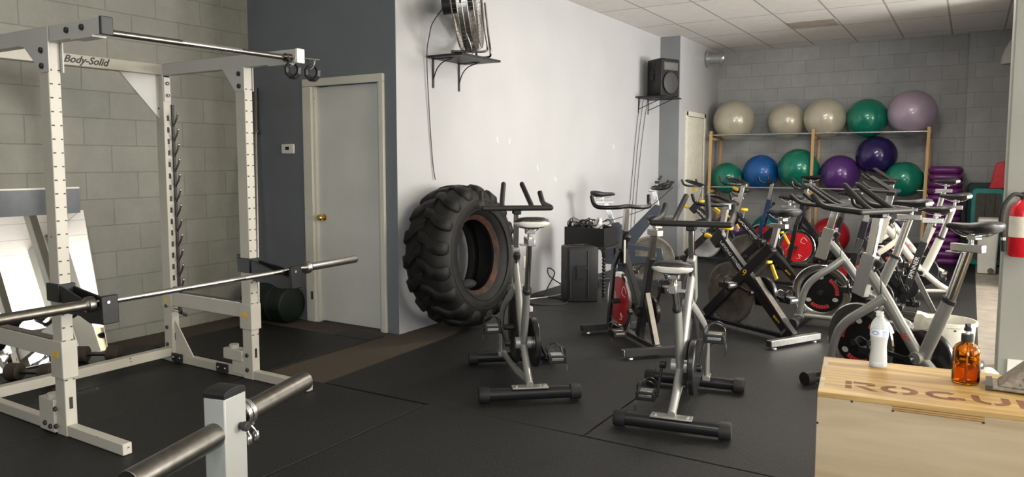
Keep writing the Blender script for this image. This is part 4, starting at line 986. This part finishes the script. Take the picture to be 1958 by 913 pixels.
def bike_ic(label, loc, hd, group, paint='silver', sz=1.04, bz=1.075, crank=.5, sad='white', deco=True, sdx=0.):
    """silver tube-framed spin bike; origin under the rear foot bar, +x forward"""
    t = thing('spin_bike', label, 'exercise bike', (loc[0], loc[1], 0), hd, group)
    L = .82; P = M[paint]
    fr = foot(t, 0, .06, .285, .036, 'black', wheels=False)
    mb = MB(); mb.box((.0, 0, .098), (.07, .21, .008)); pl = mb.build('mount_plate', P, fr, bev=.002)
    for s_ in (-1, 1): MB().lathe([(0, 0), (.010, 0), (.010, .6), (.005, 1), (0, 1)], (0, s_*.08, .102), (0, 0, .008), 6).build('bolt', M['steel'], fr)
    foot(t, L, .06, .285, .036, 'black', wheels=True)
    mb = MB(); S_ = (0, 1, 0)
    mb.tube([(.0, 0, .105), (.12, 0, .17), (.275, 0, .30)], .030, 16, 3, r2=.022, side=S_)
    mb.tube([(.05, .0, .115), (.35, .03, .095), (L-.03, .06, .095)], .020, 12, 3)
    mb.tube([(.275, 0, .25), (.215+sdx*.45, 0, .40), (.125+sdx, 0, .64)], .038, 18, 0, r2=.022, side=S_)
    mb.tube([(.27, 0, .28), (.40, 0, .45), (.52, 0, .61), (.63, 0, .735)], .036, 16, 3, r2=.023, side=S_)
    mb.cyl((.275, -.05, .29), (.275, .05, .29), .036)
    for s_ in (-1, 1):
        mb.tube([(L, s_*.075, .075), (L-.012, s_*.075, .20), (L-.045, s_*.075, .33), (L-.11, s_*.072, .42), (L-.22, s_*.05, .51), (.50, s_*.015, .60)], .028, 14, 4, r2=.017, side=S_)
        mb.box((L, s_*.075, .088), (.08, .045, .03))
    mb.bar((.685, 0, .585), (.615, 0, .84), .05, .088)
    mb.bx(.60, .70, -.022, .022, .66, .76)
    fm = mb.build('frame', P, t, bev=.003, ang=35)
    MB().cyl((.275, -.056, .29), (.275, -.05, .29), .037).build('bearing_cap', M['steel'], fm)
    MB().tube([(.129+sdx, 0, .63), (.120+sdx, 0, .652)], .0415, 18, 0, r2=.0255, side=S_).build('collar', M['blackmat'], fm)
    # decals on the diagonal beam
    if deco:
        for s_ in (-1, 1):
            u = V((-.35, 0, -.43)).normalized() if s_ > 0 else V((.35, 0, .43)).normalized()
            vv = V((0, s_*1., 0)).cross(u) if True else None
            nrm = V((0, s_, 0)); vv = nrm.cross(u)
            text('IC', .05, 'lettering', M['redtext'], fm, V((.36, s_*.0235, .395)), u, vv, .3, 1.2)
    MB().bar((.628, 0, .80), (.575, 0, bz-.03), .03, .055).build('handlebar_post', M['chrome'], t, bev=.004)
    MB().box((.578, 0, bz-.025), (.09, .05, .035)).build('bar_clamp', M['plastic'], t, bev=.006)
    bull_bar(t, .53, bz)
    flywheel(t, .665, .300, .235, 'ic', .034, deco)
    MB().cyl((.665, -.07, .30), (.665, .07, .30), .02).build('axle', M['blackmat'], t)
    mb = MB()
    pts = []
    for cx, cz, r, a0, a1 in ((.275, .29, .15, PI/2-.15, 1.5*PI+.15), (.665, .30, .06, -PI/2+.15, PI/2-.15)):
        for i in range(13): a = a0+(a1-a0)*i/12; pts.append((cx+r*math.cos(a), cz+r*math.sin(a)))
    mb.prism(pts, (0, -.088, 0), (1, 0, 0), (0, 0, 1), (0, .036, 0)); mb.build('chain_guard', M['black'], t, bev=.008)
    pedals(t, .275, .29, crank, .10)
    MB().tube([(.128+sdx, 0, .62), (.035+sdx*1.1, 0, sz-.13)], .030, 16, 0, r2=.016, side=S_).build('seat_post', M['chrome'], t)
    sl = MB().bx(-.05+sdx, .12+sdx, -.02, .02, sz-.135, sz-.095).build('seat_slider', M['steel'], t, bev=.003)
    MB().cyl((.02+sdx, 0, sz-.10), (.02+sdx, 0, sz-.04), .014).build('saddle_pin', M['chrome'], t)
    MB().bx(.06+sdx, .13+sdx, -.045, .045, sz-.145, sz-.137).build('slider_lever', M['steel'], sl, bev=.002)
    saddle(t, .015+sdx, sz, sad)
    knob(t, (.60, 0, .72), (-.055, 0, .095))
    mb = MB(); mb.tube([(.57, .012, .78), (.52, .03, .70), (.53, .02, .60), (.55, .015, .56)], .003, 6, 4); mb.build('brake_cable', M['blackmat'], t)
    MB().box((.60, 0, .553), (.05, .05, .035)).build('brake_pad', M['blackmat'], t, bev=.004)
    return t

def bike_x(label, loc, hd, group, crank=.3, disc='disc', bz=1.04, sz=1.01, wl=True):
    """black X-framed bike with big plain disc and yellow knobs"""
    t = thing('spin_bike', label, 'exercise bike', (loc[0], loc[1], 0), hd, group)
    L = .93
    foot(t, 0, .052, .27, .025, 'steel', 'blackmat', True)
    foot(t, L, .052, .22, .025, 'black', 'blackmat', True, wheels=True)
    mb = MB()
    mb.bar((.03, .0, .06), (L, 0, .06), .05, .035)
    mb.bar((.02, 0, .07), (.80, 0, .775), .055, .085)
    fm = mb.build('frame', M['black'], t, bev=.005)
    mb = MB(); mb.bar((.92, 0, .09), (.235, 0, .735), .06, .085); mb.build('cross_beam', M['black'], fm, bev=.005)
    mb = MB(); mb.bar((.10, 0, .075), (.06, 0, .12), .07, .02); mb.build('foot_plate', M['steel'], fm)
    mb = MB(); mb.bar((.02+.01, 0, .12), (.38, 0, .475), .057, .012); 
    mb.build('chrome_strip', M['darksteel'], fm)
    mb = MB(); mb.bar((.845, 0, .70), (.755, 0, .80), .06, .10); mb.build('head_block', M['black'], fm, bev=.006)
    nrm = 1
    for s_ in (-1, 1):
        u = V((-.78, 0, -.705)).normalized() if s_ > 0 else V((.78, 0, .705)).normalized()
        vv = V((0, s_, 0)).cross(u)
        text('LeMOND FITNESS', .040, 'lettering', M['whiteprint'], fm, V((.635, s_*.0285, .626)), u, vv, 0, 1.0)
        text('9', .075, 'emblem', M['yellow'], fm, V((.49, s_*.032, .50)), (-s_, 0, 0), (0, 0, 1), .3, 1.2)
        text('sport', .035, 'yellow_lettering', M['yellow'], fm, V((.15, s_*.0285, .187)), u, vv, .2, 1.)
    flywheel(t, .65, .315, .255, disc, .028)
    # belt guard
    mb = MB(); pts = []
    for cx, cz, r, a0, a1 in ((.36, .36, .12, PI/2, 1.5*PI), (.65, .315, .07, -PI/2, PI/2)):
        for i in range(13): a = a0+(a1-a0)*i/12; pts.append((cx+r*math.cos(a), cz+r*math.sin(a)))
    mb.prism(pts, (0, -.085, 0), (1, 0, 0), (0, 0, 1), (0, .04, 0)); mb.build('belt_guard', M['black'], t, bev=.008)
    mb = MB(); pts = [(.65+.29*math.cos(a), .315+.29*math.sin(a)) for a in [1.05+i*.12 for i in range(9)]]+[(.65+.262*math.cos(a), .315+.262*math.sin(a)) for a in [1.05+i*.12 for i in range(8, -1, -1)]]
    mb.prism(pts, (0, -.025, 0), (1, 0, 0), (0, 0, 1), (0, .05, 0)); mb.build('brake_shoe', M['plastic'], t)
    pedals(t, .36, .36, crank, .09)
    MB().bar((.79, 0, .75), (.72, 0, bz-.02), .03, .045).build('handlebar_post', M['steel'], t, bev=.003)
    aero_bar(t, .70, bz)
    MB().bar((.235, 0, .735), (.185, 0, sz-.10), .03, .045).build('seat_post', M['steel'], t, bev=.003)
    MB().bx(.10, .25, -.02, .02, sz-.125, sz-.09).build('seat_slider', M['steel'], t, bev=.003)
    MB().cyl((.165, 0, sz-.10), (.165, 0, sz-.04), .014).build('saddle_pin', M['chrome'], t)
    saddle(t, .15, sz, 'black')
    mb = MB(); mb.cyl((.85, 0, .745), (.905, 0, .755), .012); mb.lathe([(0, 0), (.016, 0), (.022, .5), (.02, 1), (0, 1)], (.895, 0, .755), (.06, 0, .01), 14); mb.build('yellow_knob', M['yellow'], t)
    mb = MB(); mb.cyl((.72, 0, .72), (.70, 0, .84), .008); k_ = mb.build('brake_stem', M['steel'], t)
    mb = MB(); mb.lathe([(0, 0), (.038, 0), (.045, .4), (.036, 1), (0, 1)], (.70, 0, .83), (0, 0, .03), 16); mb.build('yellow_brake_knob', M['yellow'], t)
    mb = MB(); mb.bar((.20, .04, .60), (.13, .06, .50), .016, .024); mb.cyl((.22, .02, .62), (.22, .07, .62), .012); mb.build('yellow_lever', M['yellow'], t, bev=.003)
    mb = MB(); mb.bar((.77, .03, bz-.07), (.83, .03, bz-.04), .02, .03); mb.build('yellow_tab', M['yellow'], t, bev=.003)
    return t

def bike_sp(label, loc, hd, group, paint='black', crank=1.2, sz=1.0, bz=1.03, name_text=True, whl='red', seatstyle='tip', pedalm='black', beamstyle=0):
    """upright-forked studio bike with red chrome-rimmed wheel"""
    t = thing('spin_bike', label, 'exercise bike', (loc[0], loc[1], 0), hd, group)
    L = .82; P = M[paint]
    foot(t, 0, .055, .28, .026, 'blackmat', 'steel', True)
    foot(t, L, .055, .28, .026, 'blackmat', 'blackmat', True, wheels=True)
    mb = MB()
    mb.bar((.02, 0, .062), (L, 0, .062), .05, .04)
    fm = mb.build('base_rail', M['darksteel'] if paint == 'black' else P, t, bev=.004)
    mb = MB()
    for s_ in (-1, 1): mb.bar((L-.03, s_*.062, .07), (.70, s_*.062, .58), .022, .055); mb.bar((.70, s_*.062, .57), (.665, s_*.03, .70), .022, .055)
    mb.bar((.69, 0, .60), (.635, 0, .86), .05, .06)
    mb.bar((.665, 0, .70), (.34, 0, .29), .045, .065)
    mb.bar((.30, 0, .30), (.665, 0, .56), .03, .04) if beamstyle else None
    mb.bar((.34, 0, .085), (.17, 0, .70), .048, .062)
    mb.cyl((.30, -.05, .28), (.30, .05, .28), .038)
    mb.build('frame', P, t, bev=.004)
    MB().bar((.06, 0, .075), (.235, 0, .43), .04, .045).build('rear_strut', M['darksteel'], t, bev=.003)
    flywheel(t, .70, .285, .235, whl, .03)
    mb = MB(); pts = []
    for cx, cz, r, a0, a1 in ((.30, .28, .11, PI/2-.15, 1.5*PI+.15), (.70, .285, .06, -PI/2+.15, PI/2-.15)):
        for i in range(13): a = a0+(a1-a0)*i/12; pts.append((cx+r*math.cos(a), cz+r*math.sin(a)))
    mb.prism(pts, (0, -.10, 0), (1, 0, 0), (0, 0, 1), (0, .036, 0)); mb.build('chain_guard', M['black'], t, bev=.008)
    pedals(t, .30, .28, crank, .105, cm=pedalm)
    MB().bar((.640, 0, .84), (.60, 0, bz-.01), .036, .045).build('handlebar_post', M['steel'], t, bev=.003)
    r = .0165
    mb = MB(); x, z = .595, bz
    mb.tube([(x+.13, -.245, z+.085), (x+.11, -.235, z+.02), (x+.05, -.21, z-.004), (x-.005, -.09, z-.004), (x, 0, z+.004), (x-.005, .09, z-.004), (x+.05, .21, z-.004), (x+.11, .235, z+.02), (x+.13, .245, z+.085)], r, 12, 4)
    if beamstyle: 
        for s_ in (-1, 1): mb.tube([(x, s_*.06, z), (x+.1, s_*.06, z+.03), (x+.2, s_*.04, z+.12)], r, 12, 4)
    mb.build('handlebar', M['black'], t)
    MB().bar((.175, 0, .68), (.12, 0, sz-.10), .038, .045).build('seat_post', M['darksteel'] if paint == 'black' else M['chrome'], t, bev=.003)
    MB().bx(.03, .19, -.024, .024, sz-.125, sz-.08).build('seat_slider', M['steel'], t, bev=.004)
    MB().cyl((.09, 0, sz-.10), (.09, 0, sz-.04), .014).build('saddle_pin', M['chrome'], t)
    saddle(t, .085, sz, seatstyle)
    knob(t, (.62, 0, .74), (-.06, 0, .085))
    MB().box((.555, .035, .70), (.012, .012, .18)).build('brake_rod', M['steel'], t)
    for s_ in (-1, 1):
        if name_text:
            nrm = V((0, s_, 0)); u = V((-.17, 0, .615)).normalized()*(1); u = u if s_ < 0 else u
            u = V((-.17, 0, .615)).normalized() if s_ > 0 else V((-.17, 0, .615)).normalized()
            text('SPINNER', .05, 'lettering', M['whiteprint'], fm, V((.235, s_*.0255, .47)), u, nrm.cross(u), 0, 1.05)
    return t

def bike_slate(label, loc, hd, group):
    """slate Y-framed bike with slotted guard and plain disc"""
    t = thing('spin_bike', label, 'exercise bike', (loc[0], loc[1], 0), hd, group)
    L = .88
    foot(t, 0, .052, .25, .026, 'slate', 'blackmat', True); foot(t, L, .052, .25, .026, 'slate', 'blackmat', True, wheels=True)
    mb = MB(); mb.bar((.02, 0, .06), (L, 0, .06), .06, .04); fm = mb.build('base_rail', M['slate'], t, bev=.004)
    mb = MB()
    mb.prism([(.22, .70), (.30, .72), (.42, .62), (.70, .92), (.78, .90), (.76, .84), (.50, .50), (.40, .40), (.28, .50)], (0, -.03, 0), (1, 0, 0), (0, 0, 1), (0, .06, 0))
    mb.bar((.34, 0, .08), (.36, 0, .50), .06, .10); mb.bar((.86, .075, .07), (.66, .075, .50), .02, .04); mb.bar((.86, -.075, .07), (.66, -.075, .50), .02, .04)
    mb.build('frame', M['slate'], t, bev=.010)
    # slotted guard
    mb = MB(); y = -.10
    mb.prism([(.10, .42), (.22, .50), (.46, .485), (.78, .45), (.80, .30), (.40, .24), (.16, .26)], (0, y, 0), (1, 0, 0), (0, 0, 1), (0, .05, 0)); gd = mb.build('belt_guard', M['slate'], t, bev=.01)
    mb = MB(); mb.prism([(.48, .42), (.72, .40), (.72, .345), (.48, .35)], (0, y-.002, 0), (1, 0, 0), (0, 0, 1), (0, .004, 0)); mb.build('guard_slot', M['disc'], gd)
    flywheel(t, .66, .30, .265, 'disc', .03)
    pedals(t, .36, .33, 2.2, .11)
    MB().bar((.73, 0, .88), (.68, 0, 1.08), .035, .05).build('handlebar_post', M['chrome'], t, bev=.003)
    aero_bar(t, .66, 1.10, .21)
    MB().box((.72, 0, 1.165), (.05, .04, .03)).build('phone_mount', M['blackmat'], t, bev=.004)
    MB().bar((.76, 0, 1.205), (.74, 0, 1.22), .12, .06).build('phone_cradle', M['blackmat'], t, bev=.006)
    MB().cyl((.71, 0, 1.10), (.74, 0, 1.21), .010).build('mount_stem', M['steel'], t)
    MB().bar((.25, 0, .68), (.16, 0, .93), .035, .05).build('seat_post', M['chrome'], t, bev=.003)
    MB().bx(.05, .24, -.02, .02, .925, .955).build('seat_slider', M['steel'], t, bev=.003)
    MB().cyl((.12, 0, .95), (.12, 0, 1.0), .014).build('saddle_pin', M['chrome'], t)
    saddle(t, .12, 1.035, 'black')
    return t

R = math.radians
GS = 'spin bikes'
bike_ic('silver spin bike beside the big tire, seen from behind with white-backed saddle', (-2.115, 3.63), R(129), GS, sz=1.055, bz=1.10, crank=.35, deco=False)
bike_ic('silver spin bike nearest the viewer, seen from behind between tire bike and wooden box', (-1.245, 3.57), R(100), GS, sz=.875, bz=1.045, crank=-1.75, deco=False)
bike_sp('black spin bike with red wheel in front of the cable table', (-1.825, 4.97), R(137), GS, sz=.99, bz=1.045, seatstyle='black', name_text=False, crank=-1.3)
bike_slate('dark slate spin bike with phone holder at the white wall', (-3.60, 7.54), R(25), GS)
bike_x('black X-framed spin bike with big grey disc, nearest of the yellow-knobbed ones', (-1.08, 5.82), R(151), GS)
bike_x('black X-framed spin bike directly behind the nearest yellow-knobbed one', (-1.50, 8.42), R(166), GS, bz=1.14, crank=1.2)
bike_x('black spin bike with pale disc farthest back, beside the cream side door', (-2.45, 10.0), R(172), GS, disc='light', bz=1.06)
bike_ic('silver spin bike with chrome black wheel right of the X-framed bike', (-.36, 6.58), R(176), GS, sz=1.075, bz=1.035, sad='tip')
bike_ic('silver spin bike right behind the wooden box and water bottle', (.035, 4.58), R(148), GS, sz=1.055, bz=1.105, sad='black', crank=.1)
bike_sp('black and silver studio bike with white upright lettering and red wheel', (-.15, 7.33), R(181), GS, paint='black', sz=.99, bz=1.0, seatstyle='tip', beamstyle=1)
bike_sp('black studio bike with scribbled red wheel in front of the ball rack', (-1.18, 10.05), R(176), GS, paint='black', sz=1.0, bz=1.06, beamstyle=1)
bike_sp('navy blue framed studio bike before the green lower ball', (-1.75, 10.72), R(178), GS, paint='blue', sz=1.18, bz=1.10, seatstyle='grey')
bike_ic('white framed spin bike with raised silver handlebar before the last green ball', (-.22, 9.95), R(179), GS, paint='cream', sz=1.17, bz=1.16, sad='tip')
bike_ic('cream framed spin bike in the third row behind the lettered studio bike', (-.10, 8.45), R(178), GS, paint='cream', sz=1.06, bz=1.09, sad='tip')

# ---------------------------------------------------------------- wooden box and what stands on it
BA = math.radians(6.6); BO = V((-.415, 2.674, 0)); bu = V((math.cos(BA), math.sin(BA), 0)); bv = V((-math.sin(BA), math.cos(BA), 0))
t = thing('plyo_box', 'plywood jump box with burnt lettering on top, at lower right', 'box', BO, BA)
BW, BD, BH = .762, .508, .610
MB().bx(0, BW, 0, BD, BH-.018, BH).build('top_panel', M['ply'], t, bev=.0015)
MB().bx(0, BW, 0, .018, 0.0105, BH-.018).build('front_panel', M['plyside'], t, bev=.0015)
MB().bx(0, BW, BD-.018, BD, 0.0105, BH-.018).build('back_panel', M['plyside'], t, bev=.0015)
for x in (0, BW-.018): MB().bx(x, x+.018, .018, BD-.018, 0.0105, BH-.018).build('side_panel', M['plyside'], t, bev=.0015)
# finger joint in front panel edge
fj = MB().bx(.23, .49, -.0006, .01, BH-.032, BH-.0175).build('finger_joint', M['ply'], t)
mb = MB(); 
for z in (BH-.0185, BH-.026, BH-.0325): mb.bx(.23, .49, -.0012, .0, z-.0008, z+.0008)
mb.build('joint_line', M['burn'], fj)
for x, z in ((.108, BH-.02), (.232, BH-.034), (.487, BH-.036), (.003, BH-.11)):
    MB().cyl((x, -.0008, z), (x, .002, z), .0042, n=12).build('screw', M['blackmat'], t)
# burnt lettering ROGUE, stencil style, on the top
lt = MB(); zt = BH+.0003; LH = .092; y0 = .085
def rectp(x0, x1, ya, yb): lt.prism([(x0, ya), (x1, ya), (x1, yb), (x0, yb)], (0, 0, zt), (1, 0, 0), (0, 1, 0), (0, 0, .0004))
def polyp(p): lt.prism(p, (0, 0, zt), (1, 0, 0), (0, 1, 0), (0, 0, .0004))
def arcp(cx, cy, rx, ry, th, tv, a0, a1, n=14):
    o_ = [(cx+rx*math.cos(a0+(a1-a0)*i/n), cy+ry*math.sin(a0+(a1-a0)*i/n)) for i in range(n+1)]
    i_ = [(cx+(rx-th)*math.cos(a1-(a1-a0)*i/n), cy+(ry-tv)*math.sin(a1-(a1-a0)*i/n)) for i in range(n+1)]
    for k in range(n): polyp([o_[k], o_[k+1], i_[n-k-1], i_[n-k]])
X0 = .085; ym = y0+LH/2
# R
rectp(X0, X0+.024, y0+.052, y0+LH); rectp(X0, X0+.024, y0, y0+.04)
polyp([(X0+.03, y0+LH-.018), (X0+.09, y0+LH-.018), (X0+.105, y0+LH), (X0+.03, y0+LH)]); polyp([(X0+.075, y0+.048), (X0+.112, y0+.06), (X0+.112, y0+LH-.006), (X0+.088, y0+LH-.022)])
polyp([(X0+.035, y0+.045), (X0+.07, y0+.045), (X0+.122, y0), (X0+.088, y0)])
# O
arcp(X0+.20, ym, .068, LH/2, .026, .02, PI*.56, PI*1.44); arcp(X0+.20, ym, .068, LH/2, .026, .02, -PI*.44, PI*.44)
# G
arcp(X0+.36, ym, .068, LH/2, .026, .02, PI*.30, PI*1.70); polyp([(X0+.37, ym-.008), (X0+.428, ym-.008), (X0+.428, y0+.012), (X0+.404, y0+.012), (X0+.404, ym-.026), (X0+.37, ym-.026)])
# U
rectp(X0+.455, X0+.481, y0+.045, y0+LH); rectp(X0+.555, X0+.581, y0+.045, y0+LH); arcp(X0+.518, y0+.046, .063, .046, .026, .02, PI*1.02, PI*1.46); arcp(X0+.518, y0+.046, .063, .046, .026, .02, PI*1.54, PI*1.98)
# E
rectp(X0+.605, X0+.630, y0, y0+LH)
for yy in (y0, ym-.009, y0+LH-.018): rectp(X0+.635, X0+.672, yy, yy+.018)
bmesh.ops.scale(lt.bm, vec=(.85, 1, 1), space=Matrix.Translation((-X0, 0, 0)), verts=lt.bm.verts)
lo = lt.build('burnt_lettering', M['burn'], t, flat=True)
mb = MB(); mb.bx(.003, .018, BD*.62, BD*.93, BH, BH+.0003); mb.bx(.003, .018, BD*.10, BD*.38, BH, BH+.0003); mb.build('end_grain_pattern', M['plyside'], t)

# water bottle
wb = V((-.272, 3.135, BH+.0006))
t = thing('water_bottle', 'frosty plastic water bottle without cap on the wooden box', 'bottle', wb)
m_pet = glass('pet_plastic', (.95, .97, .98), .22, 1.25)
nt = m_pet.node_tree; b = nt.nodes['Principled BSDF']; b.inputs['Transmission Weight'].default_value = .55; b.inputs['Base Color'].default_value = (.86, .88, .88, 1)
pr = [(0, .006), (.020, .002), (.029, .0), (.0315, .006), (.0315, .02)]
for i in range(9):
    z = .024+i*.0095; pr += [(.0300, z), (.0318, z+.005)]
pr = [p for p in pr]
waist = lambda z: 1-.10*math.exp(-((z-.075)/.03)**2)
pr = [(r*waist(z), z) for r, z in pr]+[(.0325, .118), (.0325, .148), (.0315, .154), (.028, .170), (.018, .186), (.0125, .192), (.0125, .196), (.0152, .197), (.0152, .200), (.0125, .201), (.0125, .214), (.0105, .214)]
MB().lathe(pr, (0, 0, 0), (0, 0, 1), 40).build('bottle_body', m_pet, t, ang=60)
MB().lathe([(0, .008), (.027, .004), (.0285, .02), (.026, .075), (.0290, .11), (.0295, .135), (0, .135)], (0, 0, 0), (0, 0, 1), 28).build('water', mat('cloudy_water', (.72, .74, .72), .15, 0, .03), t)
MB().lathe([(.0329, .120), (.0329, .149)], (0, 0, 0), (0, 0, 1), 40).build('label_band', mat('label_film', (.72, .78, .85), .4, 0, .04), t)
mb = MB()
for i in range(5): 
    for k in range(6):
        a = R(-62+k*7); mb.box((.0331*math.cos(a), .0331*math.sin(a), .125+i*.0045), (.0006, .0032, .0015), Matrix.Rotation(a, 3, 'Z'))
mb.build('label_print', mat('blue_print', (.10, .26, .60), .5), t)
mb = MB()
for k in range(12):
    a = R(-132+k*4); mb.box((.0331*math.cos(a), .0331*math.sin(a), .134+.007*math.sin(k*PI/11)), (.0006, .0028, .0022), Matrix.Rotation(a, 3, 'Z')); mb.box((.0331*math.cos(a), .0331*math.sin(a), .134-.007*math.sin(k*PI/11)), (.0006, .0028, .0016), Matrix.Rotation(a, 3, 'Z'))
mb.build('label_logo', mat('navy_print', (.06, .10, .38), .5), t)

# amber pump bottle
ab = V((.016, 3.06, BH+.0006))
t = thing('pump_bottle', 'amber glass pump bottle half full on the wooden box', 'bottle', ab)
m_amb = glass('amber_glass', (.80, .41, .055), .03, 1.35)
m_liq = glass('amber_liquid', (.84, .44, .05), .02, 1.33)
pr = [(0, .004), (.036, .0), (.0425, .004), (.044, .012), (.044, .108), (.042, .122), (.036, .134), (.024, .144), (.016, .149), (.0145, .152), (.0145, .165), (.0125, .165), (.0125, .152), (.021, .142), (.033, .132), (.039, .120), (.041, .106), (.041, .012), (.036, .006), (0, .007)]
MB().lathe(pr, (0, 0, 0), (0, 0, 1), 44).build('glass_body', m_amb, t, ang=60)
MB().lathe([(0, .008), (.036, .008), (.0405, .014), (.0405, .060), (0, .060)], (0, 0, 0), (0, 0, 1), 40).build('liquid', m_liq, t)
MB().lathe([(0, 0), (.019, 0), (.0195, .2), (.019, 1), (0, 1)], (0, 0, .150), (0, 0, .026), 28).build('pump_collar', M['blackmat'], t)
MB().cyl((0, 0, .176), (0, 0, .190), .0065).build('pump_stem', M['white'], t)
mb = MB(); mb.lathe([(0, 0), (.012, 0), (.012, .4), (.009, .5), (.0095, 1), (0, 1)], (0, 0, .188), (0, 0, .024), 20); mb.bar((.0, 0, .207), (.004, -.034, .203), .012, .009, (0, 0, 1)); mb.build('pump_head', M['blackmat'], t)
MB().cyl((0, 0, .012), (.004, 0, .15), .0032, n=8).build('dip_tube', M['white'], t)

# fabric bag / folded basket at right edge of the box
t = thing('fabric_pouch', 'tan dotted fabric pouch with dark edge lying on the box at right edge', 'pouch', BO+bu*.525+bv*.26+V((0, 0, BH+.0006)), BA)
mb = MB(); mb.loft([[(0, 0, .004), (.23, -.03, .004), (.23, .13, .004), (.02, .13, .004)], [(0, 0, .014), (.23, -.03, .014), (.23, .13, .014), (.02, .13, .014)]]); mb.build('tray', M['basket'], t, bev=.004)
mb = MB(); mb.loft([[(.035, .01, .014), (.23, -.02, .014), (.23, .125, .014), (.05, .125, .014)], [(.12, .03, .085), (.23, .0, .085), (.23, .12, .085), (.12, .12, .085)], [(.16, .05, .13), (.23, .03, .13), (.23, .11, .13), (.16, .11, .13)]]); pc = mb.build('pouch_body', M['basket'], t, bev=.006)
mb = MB()
for i in range(7):
    for j in range(5):
        x = .10+i*.02; f = j/5; mb.ball((x+f*.05*(1-i/8), -.002+f*.045-.012*(x-.1)/.1, .030+f*.09), .0028, n=8)
mb.build('dot_pattern', M['basketrim'], pc)
MB().loft([[(-.002, -.002, .003), (.020, -.0055, .003), (.036, .132, .003), (.017, .132, .003)], [(-.002, -.002, .018), (.020, -.0055, .018), (.036, .132, .018), (.017, .132, .018)]]).build('dark_edge', M['basketrim'], t)

# white bucket with towel behind the bikes
t = thing('bucket', 'white plastic bucket with towel over the rim behind the wooden box', 'bucket', (-.07, 5.50, .01), world=True)
bc = (-.09, 5.52)
MB().lathe([(0, 0), (.135, 0), (.14, .02), (.165, .93), (.175, .94), (.175, 1), (.163, 1), (.135, .05), (0, .05)], (bc[0], bc[1], .011), (0, 0, .365), 40).build('pail', mat('bucket_plastic', (.72, .70, .62), .4, 0, .03), t)
mb = MB()
for k in range(10): a = 2*PI*k/10; mb.cyl((bc[0]+.166*math.cos(a), bc[1]+.166*math.sin(a), .335), (bc[0]+.1685*math.cos(a), bc[1]+.1685*math.sin(a), .335), .006, n=10)
mb.build('lug_row', M['blackmat'], t)
mb = MB(); rr = []
for i in range(9):
    a = R(160+i*14); rr.append([(bc[0]+r_*math.cos(a), bc[1]+r_*math.sin(a), z+.008*math.sin(i*2.1)) for r_, z in ((.06, .33), (.12, .395), (.172, .405), (.188, .35), (.184, .30), (.178, .345), (.165, .392), (.12, .38))])
mb.loft(rr); tag(mb.build('towel', M['cloth']), 'cream towel draped over the rim of the white bucket', 'towel')
tag(MB().lathe([(0, 0), (.05, 0), (.075, .25), (.06, .7), (.02, .95), (0, 1)], (.14, 5.45, .011), (.02, .0, .10), 18).build('crumpled_towel', M['cloth']), 'crumpled white towel on the carpet by the stub wall', 'towel')
